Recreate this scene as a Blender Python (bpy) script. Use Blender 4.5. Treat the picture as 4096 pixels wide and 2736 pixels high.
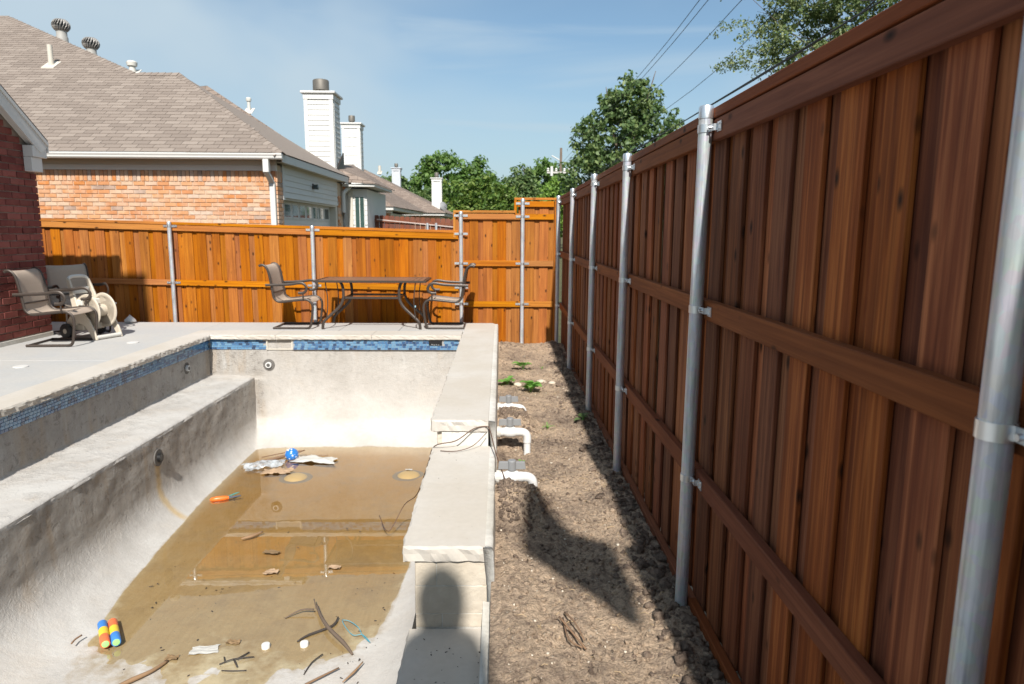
import bpy, bmesh, math, random
import numpy as np
from mathutils import Vector, Matrix, noise
random.seed(7); rng = np.random.default_rng(11)
scene = bpy.context.scene
for o in list(bpy.data.objects): bpy.data.objects.remove(o)
COL = scene.collection
R = math.radians

# ------------------------------------------------------------------ camera
cam_d = bpy.data.cameras.new('camera'); cam = bpy.data.objects.new('camera', cam_d); COL.objects.link(cam)
cam_d.sensor_width = 36; cam_d.lens = 24.0; cam_d.clip_start = .05; cam_d.clip_end = 2000
P_, Y_, RO_ = R(9.25), R(1.0), R(.3)
fw = Vector((math.sin(Y_)*math.cos(P_), math.cos(Y_)*math.cos(P_), -math.sin(P_)))
rt = Vector((math.cos(Y_), -math.sin(Y_), 0)); up = rt.cross(fw)
r2 = rt*math.cos(RO_)+up*math.sin(RO_); u2 = -rt*math.sin(RO_)+up*math.cos(RO_)
M4 = Matrix((r2, u2, -fw)).transposed().to_4x4(); M4.translation = (0, 0, 1.41)
cam.matrix_world = M4
cam_d.dof.use_dof = True; cam_d.dof.focus_distance = 3.6; cam_d.dof.aperture_fstop = 4.5
scene.camera = cam
scene.render.resolution_x, scene.render.resolution_y = 1024, 684

# ------------------------------------------------------------------ sky, sun, exposure
SUN_EL, SUN_AZ = 43.0, 3.6          # light travels along +y, slightly towards -x
world = bpy.data.worlds.new('World'); scene.world = world; world.use_nodes = True
wn = world.node_tree; wn.nodes.clear()
def wnode(t, **k):
    n = wn.nodes.new(t)
    for a, b in k.items(): setattr(n, a, b)
    return n
sky = wnode('ShaderNodeTexSky', sky_type='NISHITA', sun_disc=False)
sky.sun_elevation = R(SUN_EL); sky.sun_rotation = R(180-SUN_AZ)
sky.air_density = 1.0; sky.dust_density = .8; sky.ozone_density = 2.2
wtc = wnode('ShaderNodeTexCoord')
def wcloud(scale, rot, loc, ns, det, dist, p0, p1, c1):
    mp = wnode('ShaderNodeMapping'); mp.inputs['Scale'].default_value = scale; mp.inputs['Rotation'].default_value = rot; mp.inputs['Location'].default_value = loc
    no = wnode('ShaderNodeTexNoise'); no.inputs['Scale'].default_value = ns; no.inputs['Detail'].default_value = det; no.inputs['Roughness'].default_value = .5; no.inputs['Distortion'].default_value = dist
    ra = wnode('ShaderNodeMapRange'); ra.interpolation_type = 'SMOOTHSTEP'; ra.inputs[1].default_value = p0; ra.inputs[2].default_value = p1; ra.inputs[3].default_value = .12; ra.inputs[4].default_value = c1
    wn.links.new(wtc.outputs['Generated'], mp.inputs[0]); wn.links.new(mp.outputs[0], no.inputs['Vector']); wn.links.new(no.outputs[0], ra.inputs[0]); return ra.outputs[0]
veil = wcloud((1.3, 1.3, 2.2), (0, R(-12), 0), (5.3, 1.2, 2.4), 1.2, 4, .4, .38, .66, .78)
strk = wcloud((1.0, 1.0, 9.0), (R(4), R(-14), 0), (.7, .2, 1.1), 1.6, 6, .5, .50, .74, .55)
wad = wnode('ShaderNodeMath', operation='MAXIMUM'); wn.links.new(veil, wad.inputs[0]); wn.links.new(strk, wad.inputs[1])
wmx = wnode('ShaderNodeMixRGB'); wmx.inputs[2].default_value = (3.9, 4.6, 5.0, 1)
wsp = wnode('ShaderNodeSeparateXYZ'); whz = wnode('ShaderNodeMapRange'); whz.inputs[1].default_value = 0; whz.inputs[2].default_value = .26; whz.inputs[3].default_value = .85; whz.inputs[4].default_value = 0
wmh = wnode('ShaderNodeMixRGB'); wmh.inputs[2].default_value = (3.1, 3.8, 4.25, 1)
wbg = wnode('ShaderNodeBackground'); wbg.inputs[1].default_value = .105; wout = wnode('ShaderNodeOutputWorld')
L = wn.links.new
L(wad.outputs[0], wmx.inputs[0]); wti = wnode('ShaderNodeMixRGB', blend_type='MULTIPLY'); wti.inputs[0].default_value = 1; wti.inputs[2].default_value = (.64, .76, .76, 1); L(sky.outputs[0], wti.inputs[1]); L(wti.outputs[0], wmx.inputs[1]); L(wtc.outputs['Generated'], wsp.inputs[0]); L(wsp.outputs[2], whz.inputs[0]); L(whz.outputs[0], wmh.inputs[0]); L(wmx.outputs[0], wmh.inputs[1]); L(wmh.outputs[0], wbg.inputs[0]); L(wbg.outputs[0], wout.inputs[0])
sun_d = bpy.data.lights.new('sun', 'SUN'); sun_d.energy = 4.4; sun_d.angle = R(.9); sun_d.color = (1, .955, .885)
sun = bpy.data.objects.new('sun', sun_d); COL.objects.link(sun)
sdir = Vector((-math.sin(R(SUN_AZ))*math.cos(R(SUN_EL)), math.cos(R(SUN_AZ))*math.cos(R(SUN_EL)), -math.sin(R(SUN_EL))))
sun.rotation_euler = sdir.to_track_quat('-Z', 'Y').to_euler(); sun.location = -sdir*40
vs = scene.view_settings; vs.view_transform = 'Standard'; vs.look = 'None'; vs.exposure = .6; vs.gamma = 1; vs.use_curve_mapping = False
scene.render.engine = 'CYCLES'; scene.cycles.max_bounces = 8; scene.cycles.transparent_max_bounces = 12

# ------------------------------------------------------------------ helpers
def tag(o, label=None, cat=None, group=None, kind=None):
    if label: o['label'] = label
    if cat: o['category'] = cat
    if group: o['group'] = group
    if kind: o['kind'] = kind
    return o
def empty(name, loc=(0, 0, 0), rz=0):
    o = bpy.data.objects.new(name, None); COL.objects.link(o); o.location = loc; o.rotation_euler = (0, 0, rz); o.empty_display_size = .1
    return o
def inst(name, me, parent=None, loc=(0, 0, 0), rot=(0, 0, 0), scale=None):
    o = bpy.data.objects.new(name, me); COL.objects.link(o); o.parent = parent; o.location = loc; o.rotation_euler = rot
    if scale: o.scale = scale
    return o
def mesh(verts, faces, mat=None, smooth=False, name='mesh'):
    me = bpy.data.meshes.new(name); me.from_pydata([tuple(v) for v in verts], [], [tuple(f) for f in faces]); me.update()
    if mat: me.materials.append(mat)
    if smooth: me.polygons.foreach_set('use_smooth', [True]*len(me.polygons))
    return me
def npmesh(V, F, mat=None, smooth=False, name='mesh'):
    V = np.asarray(V, dtype=np.float32); F = np.asarray(F, dtype=np.int32); k = F.shape[1]
    me = bpy.data.meshes.new(name); me.vertices.add(len(V)); me.vertices.foreach_set('co', V.ravel())
    me.loops.add(F.size); me.loops.foreach_set('vertex_index', F.ravel()); me.polygons.add(len(F))
    me.polygons.foreach_set('loop_start', np.arange(0, F.size, k, dtype=np.int32)); me.polygons.foreach_set('loop_total', np.full(len(F), k, dtype=np.int32))
    if smooth: me.polygons.foreach_set('use_smooth', np.ones(len(F), dtype=bool))
    me.update(calc_edges=True); me.validate()
    if mat: me.materials.append(mat)
    return me
class MB:
    def __init__(s): s.v = []; s.f = []
    def add(s, vs_, fs_):
        b = len(s.v); s.v += [tuple(v) for v in vs_]; s.f += [tuple(i+b for i in f) for f in fs_]; return s
    def box(s, x0, x1, y0, y1, z0, z1):
        return s.add([(x0,y0,z0),(x1,y0,z0),(x1,y1,z0),(x0,y1,z0),(x0,y0,z1),(x1,y0,z1),(x1,y1,z1),(x0,y1,z1)],
                     [(0,3,2,1),(4,5,6,7),(0,1,5,4),(1,2,6,5),(2,3,7,6),(3,0,4,7)])
    def hexa(s, p):      # 8 corner points, bottom loop then top loop
        return s.add(p, [(0,3,2,1),(4,5,6,7),(0,1,5,4),(1,2,6,5),(2,3,7,6),(3,0,4,7)])
    def prism(s, poly, d):   # polygon (list of 3d points) extruded by vector d
        n = len(poly); d = Vector(d); a = [Vector(p) for p in poly]
        return s.add(a+[p+d for p in a], [tuple(range(n-1, -1, -1)), tuple(range(n, 2*n))]+[(i, (i+1) % n, n+(i+1) % n, n+i) for i in range(n)])
    def tube(s, pts, r, n=8, sx=1.0, sy=1.0, ref=(0, 0, 1), smooth=0, cap=True):
        pts = [Vector(p) for p in pts]; rs = list(r) if isinstance(r, (list, tuple)) else [r]*len(pts)
        if smooth:
            q = []; qr = []
            for i in range(len(pts)-1):
                p0, p1, p2, p3 = pts[max(i-1, 0)], pts[i], pts[i+1], pts[min(i+2, len(pts)-1)]
                for k in range(smooth):
                    t = k/smooth; t2 = t*t; t3 = t2*t
                    q.append(.5*((2*p1)+(-p0+p2)*t+(2*p0-5*p1+4*p2-p3)*t2+(-p0+3*p1-3*p2+p3)*t3)); qr.append(rs[i]+(rs[i+1]-rs[i])*t)
            q.append(pts[-1]); qr.append(rs[-1]); pts, rs = q, qr
        ref = Vector(ref); vv = []; ff = []
        for i, p in enumerate(pts):
            t = (pts[min(i+1, len(pts)-1)]-pts[max(i-1, 0)]).normalized()
            a = ref.cross(t)
            if a.length < 1e-3: a = Vector((1, 0, 0)).cross(t) if abs(t.x) < .9 else Vector((0, 1, 0)).cross(t)
            a.normalize(); b = t.cross(a)
            for k in range(n):
                an = 2*math.pi*k/n; vv.append(p+a*math.cos(an)*rs[i]*sx+b*math.sin(an)*rs[i]*sy)
        for i in range(len(pts)-1):
            for k in range(n):
                k2 = (k+1) % n; ff.append((i*n+k, i*n+k2, (i+1)*n+k2, (i+1)*n+k))
        if cap: ff += [tuple(range(n-1, -1, -1)), tuple((len(pts)-1)*n+k for k in range(n))]
        return s.add(vv, ff)
    def lathe(s, prof, c=(0, 0, 0), n=20, axis='z'):
        vv = []; ff = []; c = Vector(c)
        for (r_, h) in prof:
            for k in range(n):
                an = 2*math.pi*k/n; a, b = r_*math.cos(an), r_*math.sin(an)
                p = {'z': (a, b, h), 'x': (h, a, b), 'y': (b, h, a)}[axis]; vv.append(c+Vector(p))
        for i in range(len(prof)-1):
            for k in range(n):
                k2 = (k+1) % n; ff.append((i*n+k, i*n+k2, (i+1)*n+k2, (i+1)*n+k))
        ff += [tuple(range(n-1, -1, -1)), tuple((len(prof)-1)*n+k for k in range(n))]
        return s.add(vv, ff)
    def mesh(s, mat, smooth=False, bevel=0, auto=None):
        me = mesh(s.v, s.f, mat, smooth)
        bm = bmesh.new(); bm.from_mesh(me)
        bmesh.ops.recalc_face_normals(bm, faces=bm.faces)
        if bevel: bmesh.ops.bevel(bm, geom=bm.edges[:], offset=bevel, segments=1, affect='EDGES', clamp_overlap=True)
        bm.to_mesh(me); bm.free()
        if auto:
            me.polygons.foreach_set('use_smooth', [True]*len(me.polygons)); me.set_sharp_from_angle(angle=R(auto))
        return me
    def obj(s, name, mat, parent=None, loc=(0, 0, 0), rot=(0, 0, 0), **k):
        return inst(name, s.mesh(mat, **k), parent, loc, rot)
def fbm(x, y, z=0, o=4):
    s = 0; a = .5
    for i in range(o):
        s += a*noise.noise((x, y, z)); x *= 2.03; y *= 2.03; z *= 2.03; a *= .5
    return s

# ------------------------------------------------------------------ materials
def new_mat(name):
    m = bpy.data.materials.new(name); m.use_nodes = True; nt = m.node_tree
    return m, nt, nt.nodes['Principled BSDF']
class G:
    """tiny node graph helper"""
    def __init__(s, name, rough=.7, metallic=0, spec=.5):
        s.m, s.nt, s.b = new_mat(name); s.b.inputs['Roughness'].default_value = rough; s.b.inputs['Metallic'].default_value = metallic
        s.b.inputs['Specular IOR Level'].default_value = spec; s.oc = None
    def n(s, t, ins=None, **k):
        nd = s.nt.nodes.new(t)
        for a, b in k.items(): setattr(nd, a, b)
        for a, b in (ins or {}).items():
            if isinstance(b, bpy.types.NodeSocket): s.nt.links.new(b, nd.inputs[a])
            else: nd.inputs[a].default_value = b
        return nd
    def coord(s, scale=(1, 1, 1), rand=0, rot=(0, 0, 0)):
        tc = s.n('ShaderNodeTexCoord').outputs['Object']
        if rand:
            oi = s.n('ShaderNodeObjectInfo').outputs['Random']
            c = s.n('ShaderNodeCombineXYZ', {0: s.math('MULTIPLY', oi, 37.1*rand), 1: s.math('MULTIPLY', oi, 91.7*rand), 2: s.math('MULTIPLY', oi, 53.3*rand)}).outputs[0]
            tc = s.n('ShaderNodeVectorMath', {0: tc, 1: c}, operation='ADD').outputs[0]
        return s.n('ShaderNodeMapping', {0: tc, 'Scale': scale, 'Rotation': rot}).outputs[0]
    def math(s, op, a, b=0.0, clamp=False): return s.n('ShaderNodeMath', {0: a, 1: b}, operation=op, use_clamp=clamp).outputs[0]
    def noise(s, vec, scale=5, detail=4, rough=.5, dist=0): return s.n('ShaderNodeTexNoise', {'Vector': vec, 'Scale': scale, 'Detail': detail, 'Roughness': rough, 'Distortion': dist}).outputs[0]
    def vor(s, vec, scale=5, feature='F1', out=0, rnd=1.0): 
        nd = s.n('ShaderNodeTexVoronoi', {'Vector': vec, 'Scale': scale, 'Randomness': rnd}, feature=feature); return nd.outputs[out]
    def ramp(s, fac, stops, interp='LINEAR'):
        nd = s.n('ShaderNodeValToRGB', {0: fac}); cr = nd.color_ramp; cr.interpolation = interp
        while len(cr.elements) < len(stops): cr.elements.new(.5)
        for e, (p, c) in zip(cr.elements, stops):
            e.position = p; e.color = (c, c, c, 1) if isinstance(c, (int, float)) else (*c, 1)
        return nd.outputs[0]
    def mix(s, f, a, b, bt='MIX'):
        a = (*a, 1) if isinstance(a, tuple) and len(a) == 3 else a; b = (*b, 1) if isinstance(b, tuple) and len(b) == 3 else b
        return s.n('ShaderNodeMixRGB', {0: f, 1: a, 2: b}, blend_type=bt).outputs[0]
    def rnd(s):
        oi = s.n('ShaderNodeObjectInfo').outputs['Random']; ge = s.n('ShaderNodeNewGeometry').outputs['Random Per Island']
        return s.math('FRACT', s.math('ADD', oi, ge))
    def hsv(s, col, h=.5, sat=1.0, v=1.0): return s.n('ShaderNodeHueSaturation', {'Hue': h, 'Saturation': sat, 'Value': v, 'Color': col}).outputs[0]
    def col(s, c):
        if isinstance(c, bpy.types.NodeSocket): s.nt.links.new(c, s.b.inputs['Base Color'])
        else: s.b.inputs['Base Color'].default_value = (*c, 1)
        return s
    def rough(s, c): s.nt.links.new(c, s.b.inputs['Roughness']); return s
    def bump(s, h, strength=.5, dist=.01):
        bn = s.n('ShaderNodeBump', {'Height': h, 'Strength': strength, 'Distance': dist}); s.nt.links.new(bn.outputs[0], s.b.inputs['Normal']); return s

def m_plain(name, c, rough=.6, metallic=0, var=.08, bump=.15, bs=60, spec=.5):
    g = G(name, rough, metallic, spec); v = g.coord(rand=1); n = g.noise(v, 3.5, 5, .6)
    g.col(g.hsv(g.mix(0, c, c), v=g.math('ADD', g.math('MULTIPLY', n, var*4), 1-var*2)))
    if bump: g.bump(g.noise(v, bs, 3), bump, .002)
    return g.m
def m_wood(name, dark, mid, light, var=.35, rough=.55, knot=(.02, .008, .004), spec=.35):
    g = G(name, .72, 0, spec*.5); v = g.coord(rand=1); 
    gr = g.noise(g.coord((11, 11, .55), 1), 1.6, 6, .62, 1.1)
    fine = g.noise(g.coord((95, 95, 2.2), 1), 1, 4, .65)
    blot = g.noise(v, 1.3, 3, .5)
    c = g.ramp(g.math('ADD', g.math('MULTIPLY', gr, .75), g.math('MULTIPLY', blot, .3)), [(.33, dark), (.52, mid), (.72, light)])
    c = g.mix(g.math('MULTIPLY', g.ramp(fine, [(.42, 0.0), (.66, 1.0)]), .5), c, dark)
    stk = g.noise(g.coord((48, 48, .55), 1), 1.3, 4, .6, .3)
    c = g.mix(g.math('MULTIPLY', g.ramp(stk, [(.52, 0.0), (.72, 1.0)]), .5), c, light); c = g.mix(g.math('MULTIPLY', g.ramp(stk, [(.28, 1.0), (.46, 0.0)]), .5), c, dark)
    kn = g.vor(g.coord((8.5, 8.5, 4.2), 1), 1.1, 'F1')
    kf = g.ramp(kn, [(.03, 1.0), (.10, .6), (.17, 0.0)])
    c = g.mix(kf, c, knot)
    r = g.rnd()
    c = g.hsv(c, h=g.math('ADD', g.math('MULTIPLY', r, .01), .495), sat=g.math('ADD', g.math('MULTIPLY', g.math('FRACT', g.math('MULTIPLY', r, 7.3)), .16), .9), v=g.math('ADD', g.math('MULTIPLY', g.math('FRACT', g.math('MULTIPLY', r, 3.7)), var*2), 1-var))
    g.col(c); g.bump(g.math('ADD', g.math('MULTIPLY', fine, .6), gr), .35, .003); return g.m
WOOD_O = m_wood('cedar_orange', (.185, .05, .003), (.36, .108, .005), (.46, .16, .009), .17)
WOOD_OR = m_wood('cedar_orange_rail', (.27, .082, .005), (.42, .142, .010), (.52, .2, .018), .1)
WOOD_SHADE = m_wood('cedar_shaded', (.082, .021, .008), (.195, .055, .018), (.40, .145, .05), .34)  # same stain as the orange fence, darkened to paint in its shade
WOOD_SHADE_R = m_wood('cedar_shaded_rail', (.115, .033, .013), (.185, .058, .022), (.26, .09, .036), .12)  # rails of that fence, shade likewise put into the colour
WOOD_R = m_wood('redwood_stain', (.13, .045, .026), (.19, .066, .038), (.24, .09, .05), .15)

def m_galv():
    g = G('galvanised_steel', .42, .45); v = g.coord((1, 1, .12), 1); n = g.noise(v, 40, 5, .6); s2 = g.vor(g.coord((1, 1, .7), 1), 55, 'F1', 1)
    st_ = g.noise(g.coord((70, 70, 1.1), 1), 1.5, 5, .65); n = g.math('ADD', g.math('MULTIPLY', n, .45), g.math('MULTIPLY', st_, .55)); c = g.ramp(n, [(.32, (.33, .345, .37)), (.5, (.56, .575, .6)), (.66, (.74, .75, .76))])
    g.col(g.mix(.12, c, s2, 'MULTIPLY')); g.rough(g.ramp(n, [(.3, .32), (.7, .55)])); g.bump(n, .12, .002); return g.m
GALV = m_galv()
ZINC = m_plain('zinc_bracket', (.72, .74, .76), .35, .9, .06, .1)
BRONZE = m_plain('bronze_metal', (.06, .046, .038), .42, .3, .05, .1)
BRONZE_L = m_plain('worn_bronze_metal', (.21, .165, .135), .42, .35, .06, .1)
PVC = m_plain('white_pvc', (.66, .66, .65), .32, 0, .02, 0)
GREYP = m_plain('grey_plastic', (.23, .232, .235), .5, 0, .04, .05)
BLACKP = m_plain('black_plastic', (.012, .012, .013), .45, 0, .05, .05)
WHITE = m_plain('white_paint', (.62, .61, .585), .55, 0, .025, .1)
CREAM = m_plain('cream_paint', (.55, .51, .44), .6, 0, .03, .1)
BEIGEP = m_plain('beige_plastic', (.56, .49, .395), .45, 0, .04, .08)
BEIGEP2 = m_plain('pale_grey_plastic', (.62, .6, .55), .45, 0, .04, .08)
def m_fabric():
    g = G('sling_fabric', .8, 0, .2); v = g.coord((1, 1, 1), 1); w = g.n('ShaderNodeTexWave', {'Vector': v, 'Scale': 34.0, 'Distortion': 3.0, 'Detail': 2.0}, bands_direction='Z').outputs[1]
    n = g.noise(g.coord((2, 2, 40), 1), 1.5, 3)
    c = g.mix(g.math('MULTIPLY', n, .6), (.47, .38, .305), (.37, .29, .225)); g.col(g.mix(.12, c, w, 'MULTIPLY')); g.bump(w, .25, .002); return g.m
FABRIC = m_fabric()
def m_brick(name, cols, mottled=.4, rough=.85):
    g = G(name, rough, 0, .2); v = g.coord(rand=1); r = g.rnd()
    c = g.ramp(r, cols, 'LINEAR'); n = g.noise(v, 14, 5, .65); n2 = g.noise(v, 4, 3)
    c = g.mix(g.math('MULTIPLY', g.ramp(n2, [(.45, 0.0), (.62, 1.0)]), mottled), c, (.62, .46, .35) if 'orange' in name else (.28, .12, .09))
    g.col(g.hsv(c, v=g.math('ADD', g.math('MULTIPLY', n, .7), .65))); g.bump(n, .6, .006); return g.m
BRICK_R = m_brick('brick_dark_red', [(0, (.135, .036, .031)), (.5, (.205, .058, .048)), (1, (.265, .085, .07))], .25)
BRICK_O = m_brick('brick_orange', [(0, (.5, .215, .095)), (.3, (.57, .3, .15)), (.55, (.58, .41, .29)), (.72, (.52, .2, .06)), (.86, (.58, .44, .345)), (1, (.3, .205, .165))], .42)
MORTAR_R = m_plain('mortar_grey_brown', (.42, .34, .28), .95, 0, .08, .5, 90)
MORTAR_O = m_plain('mortar_cream', (.56, .44, .33), .95, 0, .06, .5, 90)
def m_shingle(name, a, b, c3):
    g = G(name, .92, 0, .2); v = g.coord(rand=1); n = g.noise(v, 120, 3, .7); n2 = g.noise(v, 5, 3)
    c = g.ramp(g.rnd(), [(0, a), (.5, b), (1, c3)]); c = g.mix(g.math('MULTIPLY', n2, .3), c, a)
    g.col(g.hsv(c, v=g.math('ADD', g.math('MULTIPLY', n, .6), .7))); g.bump(n, .5, .004); return g.m
SHING = m_shingle('asphalt_shingle', (.205, .167, .142), (.243, .199, .169), (.288, .24, .205))
def m_farroof(name, a, b, sc=(1, 1, 1)):
    g = G(name, .92, 0, .2); br = g.n('ShaderNodeTexBrick', {'Vector': g.coord(), 'Color1': (*a, 1), 'Color2': (*b, 1), 'Mortar': (a[0]*.45, a[1]*.45, a[2]*.45, 1), 'Scale': 3.2, 'Mortar Size': .018, 'Brick Width': .9, 'Row Height': .32, 'Bias': 0.0})
    n = g.noise(g.coord(), 6, 5, .65); g.col(g.hsv(br.outputs[0], v=g.math('ADD', g.math('MULTIPLY', n, .9), .55))); g.bump(br.outputs[1], .5, .01); return g.m
FARROOF = m_farroof('far_shingle', (.19, .145, .12), (.26, .205, .17))
def m_farbrick(name, a, b):
    g = G(name, .9, 0, .2); br = g.n('ShaderNodeTexBrick', {'Vector': g.coord(rot=(R(90), 0, 0)), 'Color1': (*a, 1), 'Color2': (*b, 1), 'Mortar': (.5, .4, .3, 1), 'Scale': 1.0, 'Mortar Size': .008, 'Brick Width': .24, 'Row Height': .085})
    g.col(br.outputs[0]); return g.m
FARBRICK = m_farbrick('far_orange_brick', (.5, .19, .09), (.58, .3, .17)); FARBRICK2 = m_farbrick('far_pale_brick', (.52, .36, .25), (.6, .45, .33))
def m_concrete(name, base, warm, var=.16, bump=.25, streak=False):
    g = G(name, .85, 0, .25); v = g.coord(); n = g.noise(v, 1.4, 6, .62, .3); f = g.noise(v, 26, 5, .65); ff = g.noise(v, 160, 2)
    c = g.mix(g.ramp(n, [(.38, 0.0), (.66, 1.0)]), base, warm)
    c = g.mix(g.math('MULTIPLY', g.ramp(g.noise(v, 3.3, 6, .68, .8), [(.5, 0.0), (.72, 1.0)]), .16), c, (.40, .35, .29))
    sp = g.ramp(g.vor(v, 9, 'F1'), [(.02, 1.0), (.05, 0.0)])
    c = g.mix(g.math('MULTIPLY', sp, .35), c, (.28, .22, .16))
    g.col(g.hsv(c, v=g.math('ADD', g.math('MULTIPLY', f, var*2), 1-var))); g.bump(g.math('ADD', f, g.math('MULTIPLY', ff, .5)), bump, .004); return g.m
DECK = m_concrete('deck_concrete', (.42, .42, .415), (.46, .445, .42), .12)
LIME = m_concrete('limestone_smooth', (.49, .445, .385), (.535, .50, .455), .08, .14)
LIME_F = m_concrete('limestone_rock_face', (.52, .45, .355), (.57, .51, .43), .14, .8)
STUCCO = m_concrete('rough_white_stucco', (.55, .52, .46), (.68, .66, .62), .3, 1.0)
def m_plaster():
    g = G('pool_plaster', .9, 0, .2); v = g.coord()
    big = g.noise(v, 1.3, 6, .62, .5); f = g.noise(v, 22, 6, .7); ff = g.noise(v, 110, 3, .6)
    sp3 = g.n('ShaderNodeSeparateXYZ', {0: g.n('ShaderNodeTexCoord').outputs['Object']}); zc = g.math('ADD', sp3.outputs[2], g.math('MULTIPLY', g.noise(v, 6, 4, .6), .10))
    c = g.ramp(big, [(.3, (.41, .385, .355)), (.5, (.48, .455, .425)), (.66, (.53, .51, .48))])
    # weathered belts above the bench and below its lip, deepened with painted shade
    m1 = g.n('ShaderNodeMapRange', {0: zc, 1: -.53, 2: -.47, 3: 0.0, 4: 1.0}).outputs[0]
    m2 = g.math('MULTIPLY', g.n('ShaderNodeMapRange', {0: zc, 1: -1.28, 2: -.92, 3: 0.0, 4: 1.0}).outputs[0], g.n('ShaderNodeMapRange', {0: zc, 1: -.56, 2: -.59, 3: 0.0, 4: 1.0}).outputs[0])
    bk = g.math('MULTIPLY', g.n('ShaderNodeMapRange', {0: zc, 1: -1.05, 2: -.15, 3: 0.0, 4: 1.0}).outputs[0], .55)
    lf = g.n('ShaderNodeMapRange', {0: sp3.outputs[0], 1: -3.2, 2: -3.3, 3: 0.0, 4: 1.0}).outputs[0]  # left walls take the full darkening, shade included; sunlit back wall less
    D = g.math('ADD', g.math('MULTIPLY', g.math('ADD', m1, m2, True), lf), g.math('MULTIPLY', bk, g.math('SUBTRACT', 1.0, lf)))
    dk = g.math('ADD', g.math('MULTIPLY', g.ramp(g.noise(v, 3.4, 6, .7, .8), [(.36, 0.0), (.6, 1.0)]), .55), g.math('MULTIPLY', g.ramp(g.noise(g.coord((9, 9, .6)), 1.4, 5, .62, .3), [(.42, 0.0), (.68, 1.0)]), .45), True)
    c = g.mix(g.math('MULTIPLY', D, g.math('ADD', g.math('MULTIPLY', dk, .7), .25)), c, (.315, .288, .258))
    pit = g.ramp(g.noise(v, 13, 5, .7, .6), [(.55, 0.0), (.66, 1.0)]); c = g.mix(g.math('MULTIPLY', g.math('MULTIPLY', pit, D), .6), c, (.15, .135, .12))
    st = g.ramp(g.noise(g.coord((4.6, 4.6, 1.1)), 1.6, 5, .6, .4), [(.6, 0.0), (.74, 1.0)]); c = g.mix(g.math('MULTIPLY', g.math('MULTIPLY', st, g.math('ADD', D, .1)), .6), c, (.6, .59, .57))
    ru = g.ramp(g.noise(g.coord((3.1, 3.1, .45)), 1.1, 4, .6, .3), [(.55, 0.0), (.74, 1.0)]); c = g.mix(g.math('MULTIPLY', g.math('MULTIPLY', ru, g.math('ADD', D, .18)), .45), c, (.42, .29, .16))
    c = g.mix(g.math('MULTIPLY', g.ramp(g.noise(v, 2.1, 5, .6), [(.55, 0.0), (.75, 1.0)]), .2), c, (.5, .4, .29))
    sx = g.n('ShaderNodeSeparateXYZ', {0: g.n('ShaderNodeTexCoord').outputs['Object']})
    lin = g.ramp(g.n('ShaderNodeTexNoise', {'Vector': g.coord((26, 2.0, 2), rot=(0, 0, R(18))), 'Scale': 1.6, 'Detail': 4.0, 'Roughness': .6}).outputs[0], [(.35, 0.0), (.7, 1.0)])
    # silt left where the water stands
    zz = sx.outputs[2]
    wet = g.math('ADD', zz, g.math('ADD', g.math('MULTIPLY', g.noise(v, 9, 5, .65), .018), g.math('MULTIPLY', g.noise(v, 2.6, 3, .55), .022)))
    wf = g.n('ShaderNodeMapRange', {0: wet, 1: -1.4265, 2: -1.434, 3: 0.0, 4: 1.0}).outputs[0]
    dp = g.n('ShaderNodeMapRange', {0: wet, 1: -1.436, 2: -1.482, 3: 0.0, 4: 1.0}).outputs[0]
    silt = g.mix(dp, (.35, .29, .215), (.265, .152, .034))
    silt = g.mix(g.math('MULTIPLY', lin, .25), silt, (.23, .16, .08))
    silt = g.mix(g.math('MULTIPLY', g.ramp(g.noise(v, 2.6, 6, .65, .4), [(.48, 0.0), (.7, 1.0)]), .55), silt, (.2, .15, .11))
    silt = g.mix(g.math('MULTIPLY', g.ramp(g.vor(v, 15, 'F1'), [(.035, 1.0), (.075, 0.0)]), .6), silt, (.09, .065, .045))
    gy = g.math('POWER', g.math('MULTIPLY', g.math('ADD', sx.outputs[1], g.math('MULTIPLY', g.noise(v, 14, 3), .06)), 1.0), 1.0)
    gd_ = g.math('ABSOLUTE', g.math('SUBTRACT', gy, 6.545)); streak = g.math('MULTIPLY', g.ramp(gd_, [(.02, 1.0), (.075, 0.0)]), g.math('MULTIPLY', g.n('ShaderNodeMapRange', {0: zz, 1: -.80, 2: -.9, 3: 0.0, 4: 1.0}).outputs[0], g.n('ShaderNodeMapRange', {0: sx.outputs[0], 1: -3.0, 2: -3.2, 3: 0.0, 4: 1.0}).outputs[0]))
    c = g.mix(g.math('MULTIPLY', streak, .75), c, (.5, .36, .18))
    c = g.mix(wf, c, silt)
    g.col(g.hsv(c, v=g.math('ADD', g.math('MULTIPLY', f, .26), .87)))
    g.bump(g.math('MULTIPLY', g.math('ADD', g.math('ADD', f, g.math('MULTIPLY', ff, .45)), g.math('MULTIPLY', g.noise(v, 48, 4, .6), .5)), g.math('ADD', g.math('MULTIPLY', D, .8), .25)), .9, .018)
    return g.m
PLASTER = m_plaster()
def m_tile(name='mosaic_tile'):
    g = G(name, .12, 0, .6); r = g.rnd()
    c = g.ramp(r, [(0, (.105, .245, .42)), (.3, (.052, .148, .315)), (.55, (.15, .29, .44)), (.75, (.024, .075, .2)), (.88, (.01, .028, .09)), (1, (.08, .21, .38))], 'CONSTANT')
    n = g.noise(g.coord(rand=1), 70, 3); g.col(g.mix(g.math('MULTIPLY', n, .35), c, (.2, .29, .37))); g.bump(n, .1, .001); return g.m
TILE = m_tile()
GROUT = m_plain('tile_grout', (.33, .33, .32), .9, 0, .05, .3)
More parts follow.
